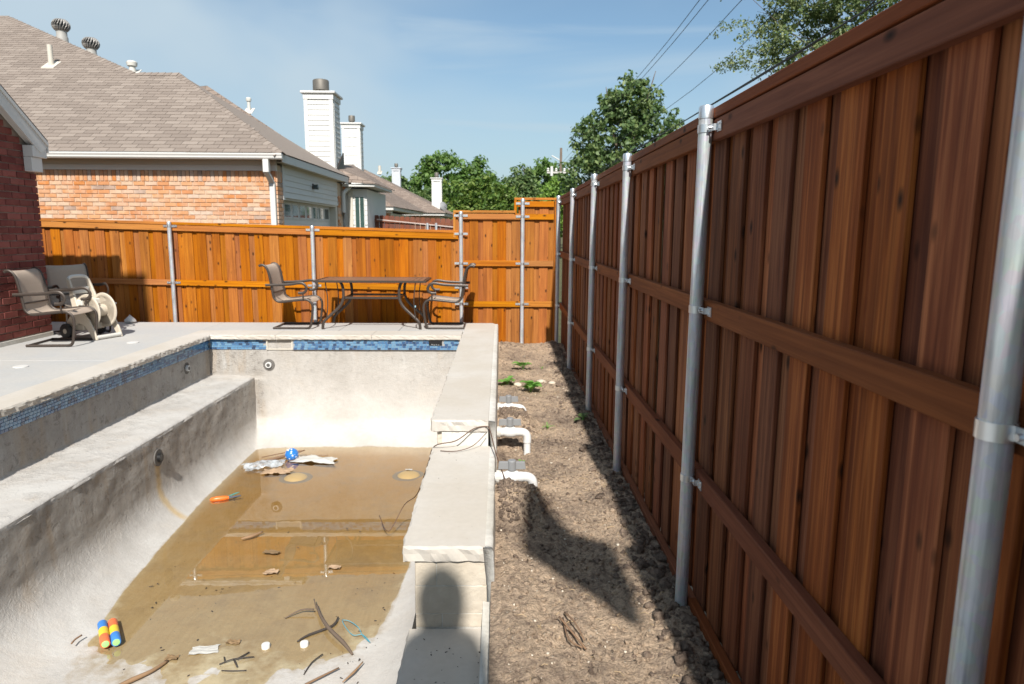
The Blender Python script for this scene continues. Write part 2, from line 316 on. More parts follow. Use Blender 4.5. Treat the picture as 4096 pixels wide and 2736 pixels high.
def m_dirt(name, dry, mid, dark, cracks=True):
    g = G(name, .96, 0, .1); v = g.coord(); n = g.noise(v, 2.2, 7, .66, .4); f = g.noise(v, 26, 6, .7); ff = g.noise(v, 120, 3, .7)
    c = g.ramp(g.math('ADD', g.math('MULTIPLY', n, .6), g.math('MULTIPLY', f, .42)), [(.38, dark), (.49, mid), (.58, dry)])
    peb = g.vor(v, 42, 'F1'); pr = g.n('ShaderNodeTexVoronoi', {'Vector': v, 'Scale': 42.0}).outputs[1]
    sel = g.ramp(pr, [(.80, 0.0), (.82, 1.0)]); pm = g.math('MULTIPLY', g.ramp(peb, [(.18, 1.0), (.3, 0.0)]), sel)
    c = g.mix(g.math('MULTIPLY', pm, .75), c, (.62, .54, .43))
    wv = g.n('ShaderNodeVectorMath', {0: v, 1: g.n('ShaderNodeVectorMath', {0: g.n('ShaderNodeTexNoise', {'Vector': v, 'Scale': 18.0, 'Detail': 3.0}).outputs[1], 1: (.022, .022, .022)}, operation='MULTIPLY').outputs[0]}, operation='ADD').outputs[0]
    agg = g.math('ADD', g.math('MULTIPLY', g.noise(v, 52, 5, .72), .9), g.math('MULTIPLY', g.noise(v, 150, 4, .7), .5)); c = g.mix(g.math('MULTIPLY', g.ramp(agg, [(.55, 1.0), (.74, 0.0)]), .45), c, dark)
    h = g.math('ADD', g.math('ADD', g.math('ADD', f, agg), g.math('MULTIPLY', ff, .35)), g.math('MULTIPLY', pm, .25))
    if cracks:
        vv = g.n('ShaderNodeVectorMath', {0: v, 1: g.n('ShaderNodeTexNoise', {'Vector': v, 'Scale': 9.0, 'Detail': 3.0}).outputs[1]}, operation='MULTIPLY_ADD'); vv.inputs[1].default_value = (1, 1, 1)
        ad = g.n('ShaderNodeVectorMath', {0: v, 1: g.n('ShaderNodeVectorMath', {0: g.n('ShaderNodeTexNoise', {'Vector': v, 'Scale': 9.0, 'Detail': 3.0}).outputs[1], 1: (.05, .05, .05)}, operation='MULTIPLY').outputs[0]}, operation='ADD').outputs[0]
        g.nt.nodes.remove(vv)
        ce = g.vor(ad, 22, 'DISTANCE_TO_EDGE'); cm = g.ramp(ce, [(.0, 1.0), (.09, 0.0)])
        msk = g.ramp(g.noise(v, 3.1, 3), [(.42, 0.0), (.6, 1.0)]); cm = g.math('MULTIPLY', cm, msk)
        c = g.mix(g.math('MULTIPLY', cm, .22), c, dark); h = g.math('SUBTRACT', h, g.math('MULTIPLY', cm, .12))
    g.col(c); g.bump(h, .95, .026); return g.m
DIRT = m_dirt('dry_soil', (.66, .495, .35), (.47, .355, .26), (.21, .157, .122))
CLOD = m_dirt('dark_soil_clod', (.36, .27, .205), (.26, .195, .15), (.14, .103, .08), False)
GRASS = m_dirt('dull_ground', (.16, .15, .08), (.12, .115, .06), (.08, .08, .045), False)
PEBBLE = m_plain('pale_pebble', (.56, .49, .39), .85, 0, .12, .3)
BARK = m_plain('bark', (.13, .095, .07), .9, 0, .15, .8, 40)
TWIG = m_plain('dry_twig', (.2, .12, .07), .85, 0, .15, .5, 60)
TWIG_D = m_plain('wet_twig', (.045, .035, .03), .6, 0, .15, .5, 60)
STICKW = m_plain('split_wood', (.27, .165, .09), .8, 0, .12, .5, 60)
def m_leaf(name, a, b, c3, trans=.25):
    g = G(name, .5, 0, .35); r = g.n('ShaderNodeNewGeometry').outputs['Random Per Island']
    n = g.noise(g.coord(), .55, 3)
    c = g.ramp(g.math('ADD', g.math('MULTIPLY', r, .55), g.math('MULTIPLY', n, .5)), [(.2, a), (.5, b), (.85, c3)]); g.col(c)
    tr = g.n('ShaderNodeBsdfTranslucent', {0: g.hsv(c, sat=1.1, v=1.3)}); mx = g.n('ShaderNodeMixShader', {0: trans, 1: g.b.outputs[0], 2: tr.outputs[0]})
    g.nt.links.new(mx.outputs[0], g.nt.nodes['Material Output'].inputs[0]); return g.m
LEAF_B = m_leaf('leaf_bright', (.052, .103, .023), (.109, .201, .046), (.207, .299, .086), .34)
LEAF_O = m_leaf('leaf_olive', (.053, .107, .022), (.107, .187, .036), (.214, .267, .062), .34)
LEAF_D = m_leaf('leaf_dark', (.055, .101, .036), (.114, .182, .065), (.221, .280, .104), .34)
LEAF_Y = m_leaf('leaf_light', (.109, .202, .039), (.186, .310, .062), (.295, .419, .093))
LEAF_S = m_leaf('leaf_oak', (.05, .085, .03), (.11, .16, .05), (.3, .33, .16))
LEAF_W = m_leaf('leaf_weed', (.102, .238, .051), (.170, .357, .076), (.255, .459, .119), .3)
def m_glass(name, c=(.02, .03, .035)):
    g = G(name, .06, 0, .8); n = g.noise(g.coord(rand=1), 1.8, 3); g.col(g.mix(n, c, (c[0]*3, c[1]*3.2, c[2]*3))); return g.m
GLASS = m_glass('window_glass'); GLASSG = m_glass('green_window_glass', (.022, .038, .036))
def m_water():
    g = G('pool_water'); nt = g.nt; nt.nodes.remove(g.b); out = nt.nodes['Material Output']
    tr = g.n('ShaderNodeBsdfTransparent', {0: (.96, .89, .72, 1)}); gl = g.n('ShaderNodeBsdfGlossy', {0: (1, 1, 1, 1), 1: .012})
    bp = g.n('ShaderNodeBump', {'Height': g.noise(g.coord(), 5, 2), 'Strength': .035, 'Distance': .008}); nt.links.new(bp.outputs[0], gl.inputs['Normal'])
    lw = g.n('ShaderNodeLayerWeight', {0: .5}); fr_ = g.math('ADD', g.math('MULTIPLY', g.math('POWER', lw.outputs[1], 3.9), .95), .042)
    mx = g.n('ShaderNodeMixShader', {0: fr_, 1: tr.outputs[0], 2: gl.outputs[0]}); nt.links.new(mx.outputs[0], out.inputs[0]); return g.m
WATER = m_water()

# ------------------------------------------------------------------ ground, deck, pool
PX0, PX1, PY0, PY1 = -4.6, 1.0, .9, 10.72
def ground():
    g = -.52; xs = (-400, PX0, PX1, 400); ys = (-300, PY0, PY1, 900); v = []; f = []
    for y in ys:
        for x in xs: v.append((x, y, g))
    for j in range(3):
        for i in range(3):
            if i == 1 and j == 1: continue
            a = j*4+i; f.append((a, a+1, a+5, a+4))
    tag(inst('ground', mesh(v, f, GRASS)), 'dull bare ground around the yard and the houses', kind='structure')
ground()
def noisy_slab(x0, x1, y0, y1, z0, z1, mat, jag=(), amp=.012, step=.05, sc=14, seed=0, ztilt=0):
    """slab with finely broken edges on the given sides ('-x','+x','-y','+y')"""
    pts = []
    def edge(ax, a, b):
        n = max(2, int(math.hypot(b[0]-a[0], b[1]-a[1])/step)) if ax in jag else 1
        for i in range(n):
            t = i/n; x = a[0]+(b[0]-a[0])*t; y = a[1]+(b[1]-a[1])*t
            pts.append((x, y, ax if ax in jag and i > 0 else None))
    edge('-y', (x0, y0), (x1, y0)); edge('+x', (x1, y0), (x1, y1)); edge('+y', (x1, y1), (x0, y1)); edge('-x', (x0, y1), (x0, y0))
    nrm = {'-x': (-1, 0), '+x': (1, 0), '-y': (0, -1), '+y': (0, 1)}
    levels = [z1, z1-.012, z1-(z1-z0)*.45, z0+.008, z0] if jag else [z1, z0]
    V = []; n = len(pts)
    for li, z in enumerate(levels):
        for (x, y, ax) in pts:
            dx = dy = dz = 0
            if ax:
                a = amp*(fbm(x*sc+seed, y*sc, z*sc*2+li*3.1, 3)*2.2+(-.25 if li in (0, len(levels)-1) else .55))
                dx, dy = nrm[ax][0]*a, nrm[ax][1]*a
                if li not in (0, len(levels)-1): dz = amp*.4*noise.noise((x*sc, y*sc, li))
            V.append((x+dx, y+dy, z+dz))
    F = [tuple(range(n)), tuple(range(len(levels)*n-1, (len(levels)-1)*n-1, -1))]
    for li in range(len(levels)-1):
        for i in range(n):
            j = (i+1) % n; F.append((li*n+i, (li+1)*n+i, (li+1)*n+j, li*n+j))
    me = mesh(V, F, mat); bm = bmesh.new(); bm.from_mesh(me); bmesh.ops.recalc_face_normals(bm, faces=bm.faces); bm.to_mesh(me); bm.free()
    return me
# deck: slabs with saw-cut joints, each slab a piece of the deck
deck = tag(empty('pool_deck'), 'pale grey concrete pool deck around the empty pool', kind='structure')
def deck_slab(x0, x1, y0, y1):
    MB().box(x0+.003, x1-.003, y0+.003, y1-.003, -.5, -.004).obj('deck_slab', DECK, deck, bevel=.003)
for (x0, x1) in ((-6.6, -4.24),):
    for (y0, y1) in ((-2.0, 1.2), (1.2, 4.3), (4.3, 7.35), (7.35, 10.5)): deck_slab(x0, x1, y0, y1)
for (x0, x1) in ((-4.24, -2.3), (-2.3, -1.45), (-1.45, -.105)): deck_slab(x0, x1, 9.62, 10.5)
deck_slab(-4.24, -2.2, -2.0, 1.42); deck_slab(-2.2, -.04, -2.0, 1.42); deck_slab(-9.6, -6.6, 9.0, 10.5)
# round white deck lids
for (x, y) in ((-4.95, 7.0), (-4.62, 8.55)):
    tag(MB().lathe([(.07, -.003), (.07, .004), (.064, .006)], (x, y, 0), 24).obj('deck_lid', WHITE),
        'round white lid set in the deck near the coping' if y < 8 else 'small white deck lid in front of the hose reel', 'lid', 'white lids in the pool deck')
# coping
cop = tag(empty('coping'), 'cream limestone coping with broken rock-face edge around the pool', 'coping')
y = 1.42
for k, d in enumerate((1.2, 1.35, 1.3, 1.25, 1.3, 1.37)):
    inst('coping_stone', noisy_slab(-4.238, -3.925, y+.002, y+d-.002, -.062, 0, LIME_F if False else LIME, ('+x',), .012, .03, 17, k*5.1), cop); y += d
for (x0, x1, k) in ((-4.238, -3.05, 1), (-3.05, -1.75, 2), (-1.75, -.53, 3)):
    inst('coping_stone', noisy_slab(x0+.002, x1-.002, 9.192 if x0 > -4 else 9.192, 9.617, -.062, 0, LIME, ('-y',), .007, .04, 17, k*9.7), cop)
inst('coping_stone', noisy_slab(-3.92, -.53, 1.42, 1.78, -.062, 0, LIME, ('+y',), .01, .05, 17, 70), cop)

# pool shell -------------------------------------------------------------
WL, WR, WN, WF = -3.38, -.47, 1.75, 9.25
CA, CB = .50, .36
def zfloor(x, y):
    u = (x+1.86)/1.1
    y0 = 4.04+.7*min(u**4, 3)
    return -1.45+.016*(y0-y)+.0045*fbm(x*2.3, y*2.3, 4.2, 4)+(.0045*fbm(x*7, y*5, 9.2, 3))
def wob(a, b, s=1.0, c=0): return s*(.012*fbm(a*2.1, b*2.6, 1.7+c*2, 3)+.009*fbm(a*6, b*7, 7.7+c*6, 2))
def prof(w, sgn, top, nw, nc, CA=.50):
    """list of (offset along the axis, kind, param) from wall top down to the floor"""
    L_ = [(w, 'w', 1-i/nw) for i in range(nw)]
    L_ += [(w+sgn*CA*(1-math.cos(t)), 'c', math.sin(t)) for t in [math.pi/2*(i/nc) for i in range(nc)]]
    return L_
sx_ = prof(WL, 1, -.6, 34, 22)+[(x, 'f', 0) for x in np.linspace(WL+CA, WR-.42, 60)]
sx_ += prof(WR, -1, -.7, 3, 8, .42)[::-1]
ty_ = [(WN, 'w', 1-i/4) for i in range(4)]+[(WN+CA*(1-math.cos(t)), 'c', math.sin(t)) for t in [math.pi/2*(i/6) for i in range(6)]]
ty_ += [(y, 'f', 0) for y in np.linspace(WN+CA, WF-1.15, 155)]
ty_ += [(WF-1.15*(1-math.cos(t)), 'c', math.sin(t)) for t in [math.pi/2*(i/18) for i in range(18)]][::-1]
ty_ += [(WF, 'w', (i+1)/26) for i in range(26)]
def side(k, p, zf, top):
    # cove param p = sin(theta) measured from wall (p=0) to floor (p=1)
    if k == 'f': return zf
    if k == 'c': return zf+CB*(1-p)
    return zf+CB+(top-zf-CB)*p
V = []; F = []
for j, (y, ky, py) in enumerate(ty_):
    for i, (x, kx, px) in enumerate(sx_):
        zf = zfloor(min(max(x, WL), WR), min(max(y, WN), WF))
        zx = side(kx, px, zf, -.6 if x < -2 else -.7); zy = side(ky, py, zf, -.06 if y > 5 else -.06)
        z = max(zx, zy)
        xx, yy = x, y
        if kx == 'c' and x < -2: xx = WL+(x-WL)*(1-.3*min(1, max(0, (y-4.6)/2.4)))
        if kx != 'f' and x < -2: xx += wob(y, z, 1.0 if kx == 'w' else .95*(1-px)**1.5+.05, xx-WL)
        if ky != 'f' and y > 5: yy += wob(x, z+20, .45 if ky == 'w' else .4*(1-py)+.1)
        V.append((xx, yy, z))
nx = len(sx_)
for j in range(len(ty_)-1):
    for i in range(nx-1):
        a = j*nx+i; F.append((a, a+1, a+nx+1, a+nx))
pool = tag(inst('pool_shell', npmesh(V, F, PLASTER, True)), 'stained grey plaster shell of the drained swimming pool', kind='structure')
# upper left wall + bench
pr = [(-3.972, z) for z in np.linspace(-.04, -.54, 26)]+[(-3.965, -.555), (-3.95, -.565)]
pr += [(x, -.568-.012*(x+3.95)/.5) for x in np.linspace(-3.92, -3.44, 18)]+[(-3.415, -.584), (-3.395, -.592), (-3.384, -.606), (-3.38, -.63)]
V = []; F = []; ys = np.linspace(WN, WF+.02, 260)
for j, y in enumerate(ys):
    for i, (x, z) in enumerate(pr):
        if i < 26: xx, zz = x+wob(y, z, .55), z
        elif i < len(pr)-5: xx, zz = x, z+.35*wob(x*1.5, y*1.5)
        else:
            e = .018*fbm(y*3.3, 1.1, 8.8, 4)+.008*fbm(y*19, i*.3, 2.8, 2); xx, zz = x+e+(wob(y, -.6) if i == len(pr)-1 else 0), z+.25*wob(y*2, x)+(0 if i < len(pr)-3 else e*.3)
        V.append((xx, yy if False else y, zz))
n = len(pr)
for j in range(len(ys)-1):
    for i in range(n-1): a = j*n+i; F.append((a, a+1, a+n+1, a+n))
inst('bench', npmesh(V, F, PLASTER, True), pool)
V = []; F = []
xs = np.linspace(-3.99, -3.36, 22); zs = np.linspace(-.66, -.05, 26)
for j, z in enumerate(zs):
    for i, x in enumerate(xs): V.append((x, 9.25+wob(x, z+20, .45), z))
for j in range(len(zs)-1):
    for i in range(len(xs)-1): a = j*len(xs)+i; F.append((a, a+1, a+len(xs)+1, a+len(xs)))
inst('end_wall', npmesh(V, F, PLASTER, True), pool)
# shallow amber water
tag(MB().add([(-3.37, 3.3, -1.45), (-.48, 3.3, -1.45), (-.48, 9.24, -1.45), (-3.37, 9.24, -1.45)], [(0, 1, 2, 3)]).obj('pool_water', WATER), 'shallow amber rainwater standing on the pool floor', kind='structure')
# waterline mosaic
TZ0, TZ1 = -.206, -.064
def tile_mesh(w, h, d=.006):
    return MB().box(0, d, 0, w, 0, h).mesh(TILE, bevel=.0012)
TW, TH = .0445, .0255; PWT, PHT = .0475, .0284
tme = tile_mesh(TW, TH)
MB().box(-3.985, -3.968, WN, 9.249, TZ0, TZ1).obj('tile_backing', GROUT, pool)
rest = MB(); cnt = 0
for i in range(0, 158):
    for r_ in range(5):
        y = 9.236-(i+1)*PWT+(r_ % 2)*.5*PWT*.0+((r_*.37) % 1)*PWT*.5; z = TZ0+.001+r_*PHT
        if y < WN or y+TW > 9.243: continue
        if 4.95 < y < 7.85: inst('tile', tme, pool, (-3.968, y, z))
        else: rest.box(-3.968, -3.962, y, y+TW, z, z+TH)
tag(rest.obj('mosaic_tiles', TILE, pool), kind='stuff')
MB().box(-3.962, -3.19, 9.244, 9.262, TZ0, TZ1).obj('tile_backing', GROUT, pool); MB().box(-2.83, -.52, 9.225, 9.262, TZ0, TZ1).obj('tile_backing', GROUT, pool)
rest = MB()
for i in range(0, 72):
    for r_ in range(5):
        x = -3.958+i*PWT+((r_*.37) % 1)*PWT*.5; z = TZ0+.001+r_*PHT
        if -3.19-TW < x < -2.83 or x+TW > -.53: continue
        if -.98 < x < -.79 and r_ >= 2: continue
        yb = 9.244 if x < -3 else 9.225
        rest.box(x, x+TW, yb-.006, yb, z, z+TH)
tag(rest.obj('mosaic_tiles', TILE, pool), kind='stuff')
# skimmer mouth
sk = tag(empty('skimmer', (-3.01, 9.25, -.14)), 'open cream skimmer box in the tiled waterline', 'skimmer')
MB().box(-.178, -.16, -.02, .3, -.07, .07).obj('side_panel', CREAM, sk); MB().box(.16, .178, -.02, .3, -.07, .07).obj('side_panel', CREAM, sk)
MB().box(-.16, .16, -.015, .3, -.07, -.056).obj('throat_floor', CREAM, sk); MB().box(-.16, .16, .28, .3, -.056, .07).obj('rear_panel', CREAM, sk)
MB().box(-.015, -.005, .0, .28, -.056, .07).obj('divider', CREAM, sk)
# black grille
gr = tag(empty('overflow_grille', (-.885, 9.22, -.11)), 'small black overflow grille set in the blue tile', 'grille')
MB().box(-.09, .09, -.008, .02, -.032, .045).obj('frame', BLACKP, gr, bevel=.003)
for k in range(6): MB().box(-.07+k*.025, -.057+k*.025, -.016, -.008, -.005, .038).obj('slat', BLACKP, gr)
for k in range(4): MB().lathe([(.006, -.014), (.006, -.02), (.003, -.023)], (-.045+k*.03, 0, -.018-.006*(k % 2)), 8, 'y').obj('screw', PVC, gr)
# fittings
def stub(name, label, loc, axis, mats, r=.035, niche=None):
    t = tag(empty(name, loc), label, 'fitting')
    a = {'x': (1, 0, 0), 'y': (0, -1, 0)}[axis]; A = Vector(a)
    MB().tube([A*-.05, A*.006], r*2.0, 18).obj('niche_ring', m_dark, t)
    MB().tube([A*.0, A*.034], r, 16).obj('pipe', mats, t, auto=40); MB().tube([A*.035, A*.038], r*.62, 14).obj('bore', m_dark2, t)
    return t
m_dark = m_plain('niche_shade', (.13, .12, .11), .95, 0, .2, .9, 40); m_dark2 = m_plain('pipe_bore', (.09, .085, .08), .8)  # niche tone darkened to stand in for the shaded recess
stub('return_fitting', 'white return pipe stub in the grey wall above the bench', (-3.975, 8.55, -.33), 'x', PVC, .038)
stub('return_fitting', 'white return pipe stub in the back pool wall', (-3.17, 9.245, -.42), 'y', PVC, .04)
stub('return_fitting', 'black return fitting in the niche of the lower wall', (-3.375, 6.53, -.82), 'x', BLACKP, .042)

# ------------------------------------------------------------------ stepped stone wall
sw = tag(empty('stone_wall', (0, 0, 0)), 'stepped cream limestone wall dividing the pool from the dirt strip', 'wall')
MB().box(-.44, -.09, 4.995, 10.45, -1.75, -.094).obj('wall_core', STUCCO, sw); MB().box(-.44, -.09, 3.33, 4.99, -1.75, -.290).obj('wall_core', STUCCO, sw)
MB().box(-.46, -.05, 1.2, 3.32, -1.75, -.70).obj('wall_core', STUCCO, sw)
def cap(x0, x1, y0, y1, z0, z1, jag, seed, amp=.014): inst('cap_stone', noisy_slab(x0, x1, y0, y1, z0, z1, LIME, jag, amp, .028, 15, seed), sw)
ys = [4.99, 6.5, 8.02, 9.45, 10.42]
for k in range(4): cap(-.515, -.088, ys[k]+.0015, ys[k+1]-.0015, -.092, 0, ('-x', '-y') if k == 0 else ('-x',), k*3.3, .016)
cap(-.50, -.078, 3.316, 4.205, -.287, -.202, ('-x', '-y'), 21, .013); cap(-.50, -.078, 4.208, 4.985, -.287, -.202, ('-x',), 27, .013)
cap(-.475, -.05, 1.3, 3.31, -.72, -.66, ('-x',), 33, .01)
def face_block(x0, x1, yf, z0, z1, seed, rough=.006, depth=.08):
    nxx = max(5, int((x1-x0)/.014)); nz = max(5, int((z1-z0)/.014)); V = []; F = []
    for j in range(nz+1):
        for i in range(nxx+1):
            x = x0+.003+(x1-x0-.006)*(i-1)/(nxx-2) if 0 < i < nxx else (x0 if i == 0 else x1); z = z0+.003+(z1-z0-.006)*(j-1)/(nz-2) if 0 < j < nz else (z0 if j == 0 else z1); e = min(i, nxx-i, j, nz-j)
            V.append((x, yf-(0 if e == 0 else .006+rough*(1.2*fbm(x*16+seed, z*16, 3.3, 4)+.4)), z))
    w = nxx+1
    for j in range(nz):
        for i in range(nxx): a = j*w+i; F.append((a, a+1, a+w+1, a+w))
    b = len(V); V += [(x0, yf+depth, z0), (x1, yf+depth, z0), (x1, yf+depth, z1), (x0, yf+depth, z1)]
    top = [nz*w+i for i in range(w)]; bot = list(range(w)); F += [tuple(top[::1]+[b+2, b+3]), tuple(bot[::-1]+[b, b+1])]
    F += [tuple([nz*w-0+0]+[j*w for j in range(nz-1, -1, -1)]+[b, b+3]), tuple([j*w+nxx for j in range(nz+1)]+[b+2, b+1])]
    inst('block', mesh(V, F, LIME_F), sw)
face_block(-.478, -.372, 5.03, -.202, -.094, 1, .02); face_block(-.368, -.092, 5.03, -.202, -.094, 6, .008)
for (x0, x1, z0, z1, s) in ((-.442, -.3305, -.4262, -.289, 2), (-.329, -.068, -.4262, -.289, 9), (-.444, -.066, -.5832, -.4275, 14), (-.442, -.3035, -.661, -.5845, 20), (-.302, -.066, -.661, -.5845, 25)):
    face_block(x0, x1, 3.335, z0, z1, s, .005)
def back_layer(y0, y1, ztop, k):
    V = []; F = []; ny = int((y1-y0)/.03); rows = [(-.087, ztop-.006), (-.04, ztop-.010), (-.034, ztop-.03), (-.03, ztop-.12), (-.026, ztop-.3), (-.02, ztop-.7)]
    for j in range(ny+1):
        y = y0+(y1-y0)*j/ny
        for i, (x, z) in enumerate(rows):
            a = .009*fbm(y*17, z*15, k, 3) if i else 0; V.append((x+a, y, z+(a if i < 3 else 0)))
    w = len(rows)
    for j in range(ny):
        for i in range(w-1): a = j*w+i; F.append((a, a+w, a+w+1, a+1))
    F.append(tuple(range(w))[::-1]); inst('render_coat', mesh(V, F, STUCCO, True), sw)
back_layer(4.98, 10.42, 0, 1); back_layer(3.312, 4.98, -.2, 2); back_layer(1.3, 3.312, -.5, 3)

# ------------------------------------------------------------------ dirt strip
def dirt_z(x, y):
    z = -.425
    z += .05*math.exp(-((x-.80)/.13)**2)*(.6+fbm(y*1.7, 3.1)*1.2)          # berm by the fence
    z += .16*math.exp(-((x-.11)/.2)**4)*(math.exp(-((y-4.3)/.2)**4)+.95*math.exp(-((y-6.22)/.24)**4))+.02*math.exp(-((x-.05)/.16)**2)
    z -= .05*math.exp(-((x-.14)/.13)**2-((y-5.42)/.2)**2)
    z += .05*math.exp(-((y-10.4)/.35)**2)+.04*max(0, min(1, (y-6)/3))
    z += .03*fbm(x*2.5, y*2.5, .7, 4)+.030*abs(fbm(x*8, y*8, 5.5, 4))+.028*fbm(x*23, y*23, 2.5, 3)
    if y < 3: z += .0
    return z
V = []; F = []; xs = np.linspace(-.045, 1.02, 112); ys = np.concatenate([np.arange(1.2, 5.5, .0105), np.arange(5.5, 10.75, .018)])
for y in ys:
    for x in xs: V.append((x, y, dirt_z(x, y)))
w = len(xs); idx = (np.arange(len(ys)-1)[:, None]*w+np.arange(w-1)[None, :]).ravel()
F = np.stack([idx, idx+1, idx+w+1, idx+w], 1)
dirt = tag(inst('dirt_strip', npmesh(V, F, DIRT, True)), 'bare dug-up soil strip between the stone wall and the tall fence', kind='structure')
# clods and pebbles
ico = bmesh.new(); bmesh.ops.create_icosphere(ico, subdivisions=2, radius=1); IV = np.array([v.co[:] for v in ico.verts]); IF = np.array([[v.index for v in f.verts] for f in ico.faces]); ico.free()
ico = bmesh.new(); bmesh.ops.create_icosphere(ico, subdivisions=1, radius=1); IV1 = np.array([v.co[:] for v in ico.verts]); IF1 = np.array([[v.index for v in f.verts] for f in ico.faces]); ico.free()
def clods(items, mat, name, label, base=(IV, IF)):
    VV = []; FF = []; b = 0
    for (x, y, z, r_) in items:
        s = rng.uniform(.65, 1.25, 3)*r_; s[2] *= .75; o = rng.uniform(0, 50, 3)
        d = np.array([1+.75*noise.noise(tuple(v*1.3+o))+.5*noise.noise(tuple(v*3.1+o)) for v in base[0]])
        a = rng.uniform(0, 6.28); c_, s_ = math.cos(a), math.sin(a); q = base[0]*d[:, None]*s
        q = np.stack([q[:, 0]*c_-q[:, 1]*s_, q[:, 0]*s_+q[:, 1]*c_, q[:, 2]], 1)+np.array([x, y, z])
        VV.append(q); FF.append(base[1]+b); b += len(q)
    return tag(inst(name, npmesh(np.concatenate(VV), np.concatenate(FF), mat, False)), label, kind='stuff')
it = []
for k in range(2100):
    y = 1.3+9.3*random.random()**1.3; x = min(.965, max(.5, random.gauss(.85, .085))); r_ = random.choice((.005, .006, .008, .01, .012, .015, .02, .028))*random.uniform(.7, 1.2)
    it.append((x, y, dirt_z(x, y)+r_*.1, r_))
clods(it, CLOD, 'soil_clods', 'dark lumpy soil clods heaped along the foot of the tall fence')
it = []
for k in range(6500):
    y = 1.3+9.2*random.random()**1.5; x = random.uniform(0, .85); r_ = random.choice((.003, .004, .005, .006, .008, .011, .015))*random.uniform(.7, 1.2)
    it.append((x, y, dirt_z(x, y)+r_*.2, r_))
it2 = []
for (cy, n_) in ((4.25, 420), (6.15, 420), (10.35, 60)):
    for k in range(n_):
        y = random.gauss(cy, .16); x = min(.9, abs(random.gauss(.06, .13))); r_ = random.choice((.004, .006, .008, .012, .017))*random.uniform(.7, 1.2); it2.append((x, y, dirt_z(x, y)+r_*.1, r_))
for k in range(1500):
    y = 1.3+9.2*random.random()**1.5; x = random.uniform(.02, .8); r_ = random.choice((.003, .004, .006, .008, .011))*random.uniform(.7, 1.2)
    if fbm(x*3, y*3, 9.1, 3) > -.05: it2.append((x, y, dirt_z(x, y)+r_*.15, r_))
clods(it2, CLOD, 'soil_clods', 'dark crumbly soil strewn over the strip and heaped against the PVC valves')
clods(it, DIRT, 'soil_crumbs', 'loose crumbs of dry soil scattered over the dirt strip', (IV1, IF1))
it = []
for k in range(420):
    y = 1.4+9*random.random()**1.6; x = random.uniform(.0, .9); r_ = random.choice((.003, .004, .006, .009))*random.uniform(.7, 1.2); it.append((x, y, dirt_z(x, y)+r_*.3, r_))
clods(it, PEBBLE, 'pebbles', 'small pale pebbles scattered over the dirt strip', (IV1, IF1))
for k, (x, y, r_, l) in enumerate(((.21, 7.85, .055, 'pale limestone lump between the two nearest leafy weeds'), (.5, 8.05, .06, 'flat pale stone right of the weeds'), (.62, 7.95, .045, 'pale stone at the edge of the fence shadow'))):
    q = IV*np.array([1, .8, .5])*r_; q = np.array([v*(1+.3*noise.noise(tuple(v*28+k))) for v in q])
    tag(inst('stone', npmesh(q, IF, PEBBLE), None, (x, y, dirt_z(x, y)+.012)), l, 'stone')

# ------------------------------------------------------------------ fences
def board(w, t, ln, mat, bev=.0025):      # length along z, face along +-y... width x
    return MB().box(-w/2, w/2, -t/2, t/2, 0, ln).mesh(mat, bevel=bev)
def post_mesh(h): return MB().lathe([(.0302, 0), (.0302, h-.012)], n=20).mesh(GALV, auto=40)
capm = MB().lathe([(.0325, -.05), (.0325, -.004), (.029, .004), (.012, .009)], n=20).mesh(ZINC, auto=40)
def bracket_mesh():
    m = MB().lathe([(.0335, -.017), (.0335, .017)], n=20); m.box(.012, .017, -.078, -.028, -.014, .014); m.box(.012, .0305, -.078, -.074, -.014, .014); m.box(.0285, .033, -.125, -.074, -.021, .021)
    m.lathe([(.007, -.002), (.007, .0118)], (0, -.052, 0), 8, 'x')
    for zz in (-.011, .011): m.lathe([(.0045, .024), (.0045, .0284)], (0, -.105, zz), 8, 'x')
    return m.mesh(ZINC, auto=35)
brk_c = bracket_mesh()
def bracket_flat():
    m = MB().lathe([(.0335, -.018), (.0335, .018)], n=18); m.box(-.105, .105, .026, .031, -.017, .017)
    for x in (-.09, -.06, .06, .09): m.lathe([(.005, .0255), (.005, .022)], (x, 0, 0), 8, 'y')
    return m.mesh(ZINC, auto=35)
brk_f = bracket_flat()
# tall fence on the right
tf = tag(empty('wood_fence', (.95, 1.0, -.42)), 'tall stained board-on-board fence, shade painted into its colour, along the dirt strip', 'fence')
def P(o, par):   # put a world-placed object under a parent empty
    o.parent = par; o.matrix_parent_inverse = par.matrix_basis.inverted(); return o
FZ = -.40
vw = [board(.140, .017, 2.30, WOOD_SHADE), board(.132, .017, 2.30, WOOD_SHADE), board(.148, .017, 2.30, WOOD_SHADE)]
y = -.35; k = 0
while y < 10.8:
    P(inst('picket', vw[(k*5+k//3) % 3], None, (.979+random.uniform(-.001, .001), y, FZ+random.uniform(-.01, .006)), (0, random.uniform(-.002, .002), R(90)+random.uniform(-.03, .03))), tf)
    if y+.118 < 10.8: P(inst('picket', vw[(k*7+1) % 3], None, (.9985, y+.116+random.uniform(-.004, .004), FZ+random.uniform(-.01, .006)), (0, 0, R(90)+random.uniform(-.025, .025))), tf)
    y += random.uniform(.224, .236); k += 1
def rail_y(y0, y1, x0, x1, z0, z1, mat, par, name='rail'):
    ln = y1-y0; me = MB().box(x0-(x0+x1)/2, x1-(x0+x1)/2, z0-(z0+z1)/2, z1-(z0+z1)/2, 0, ln).mesh(mat, bevel=.003)
    # local z runs along +y, local y -> world z... use rotation about x by -90
    return P(inst(name, me, None, ((x0+x1)/2, y0, (z0+z1)/2), (R(-90), 0, 0)), par)
seg = [-.4, 3.1, 6.72, 10.8]
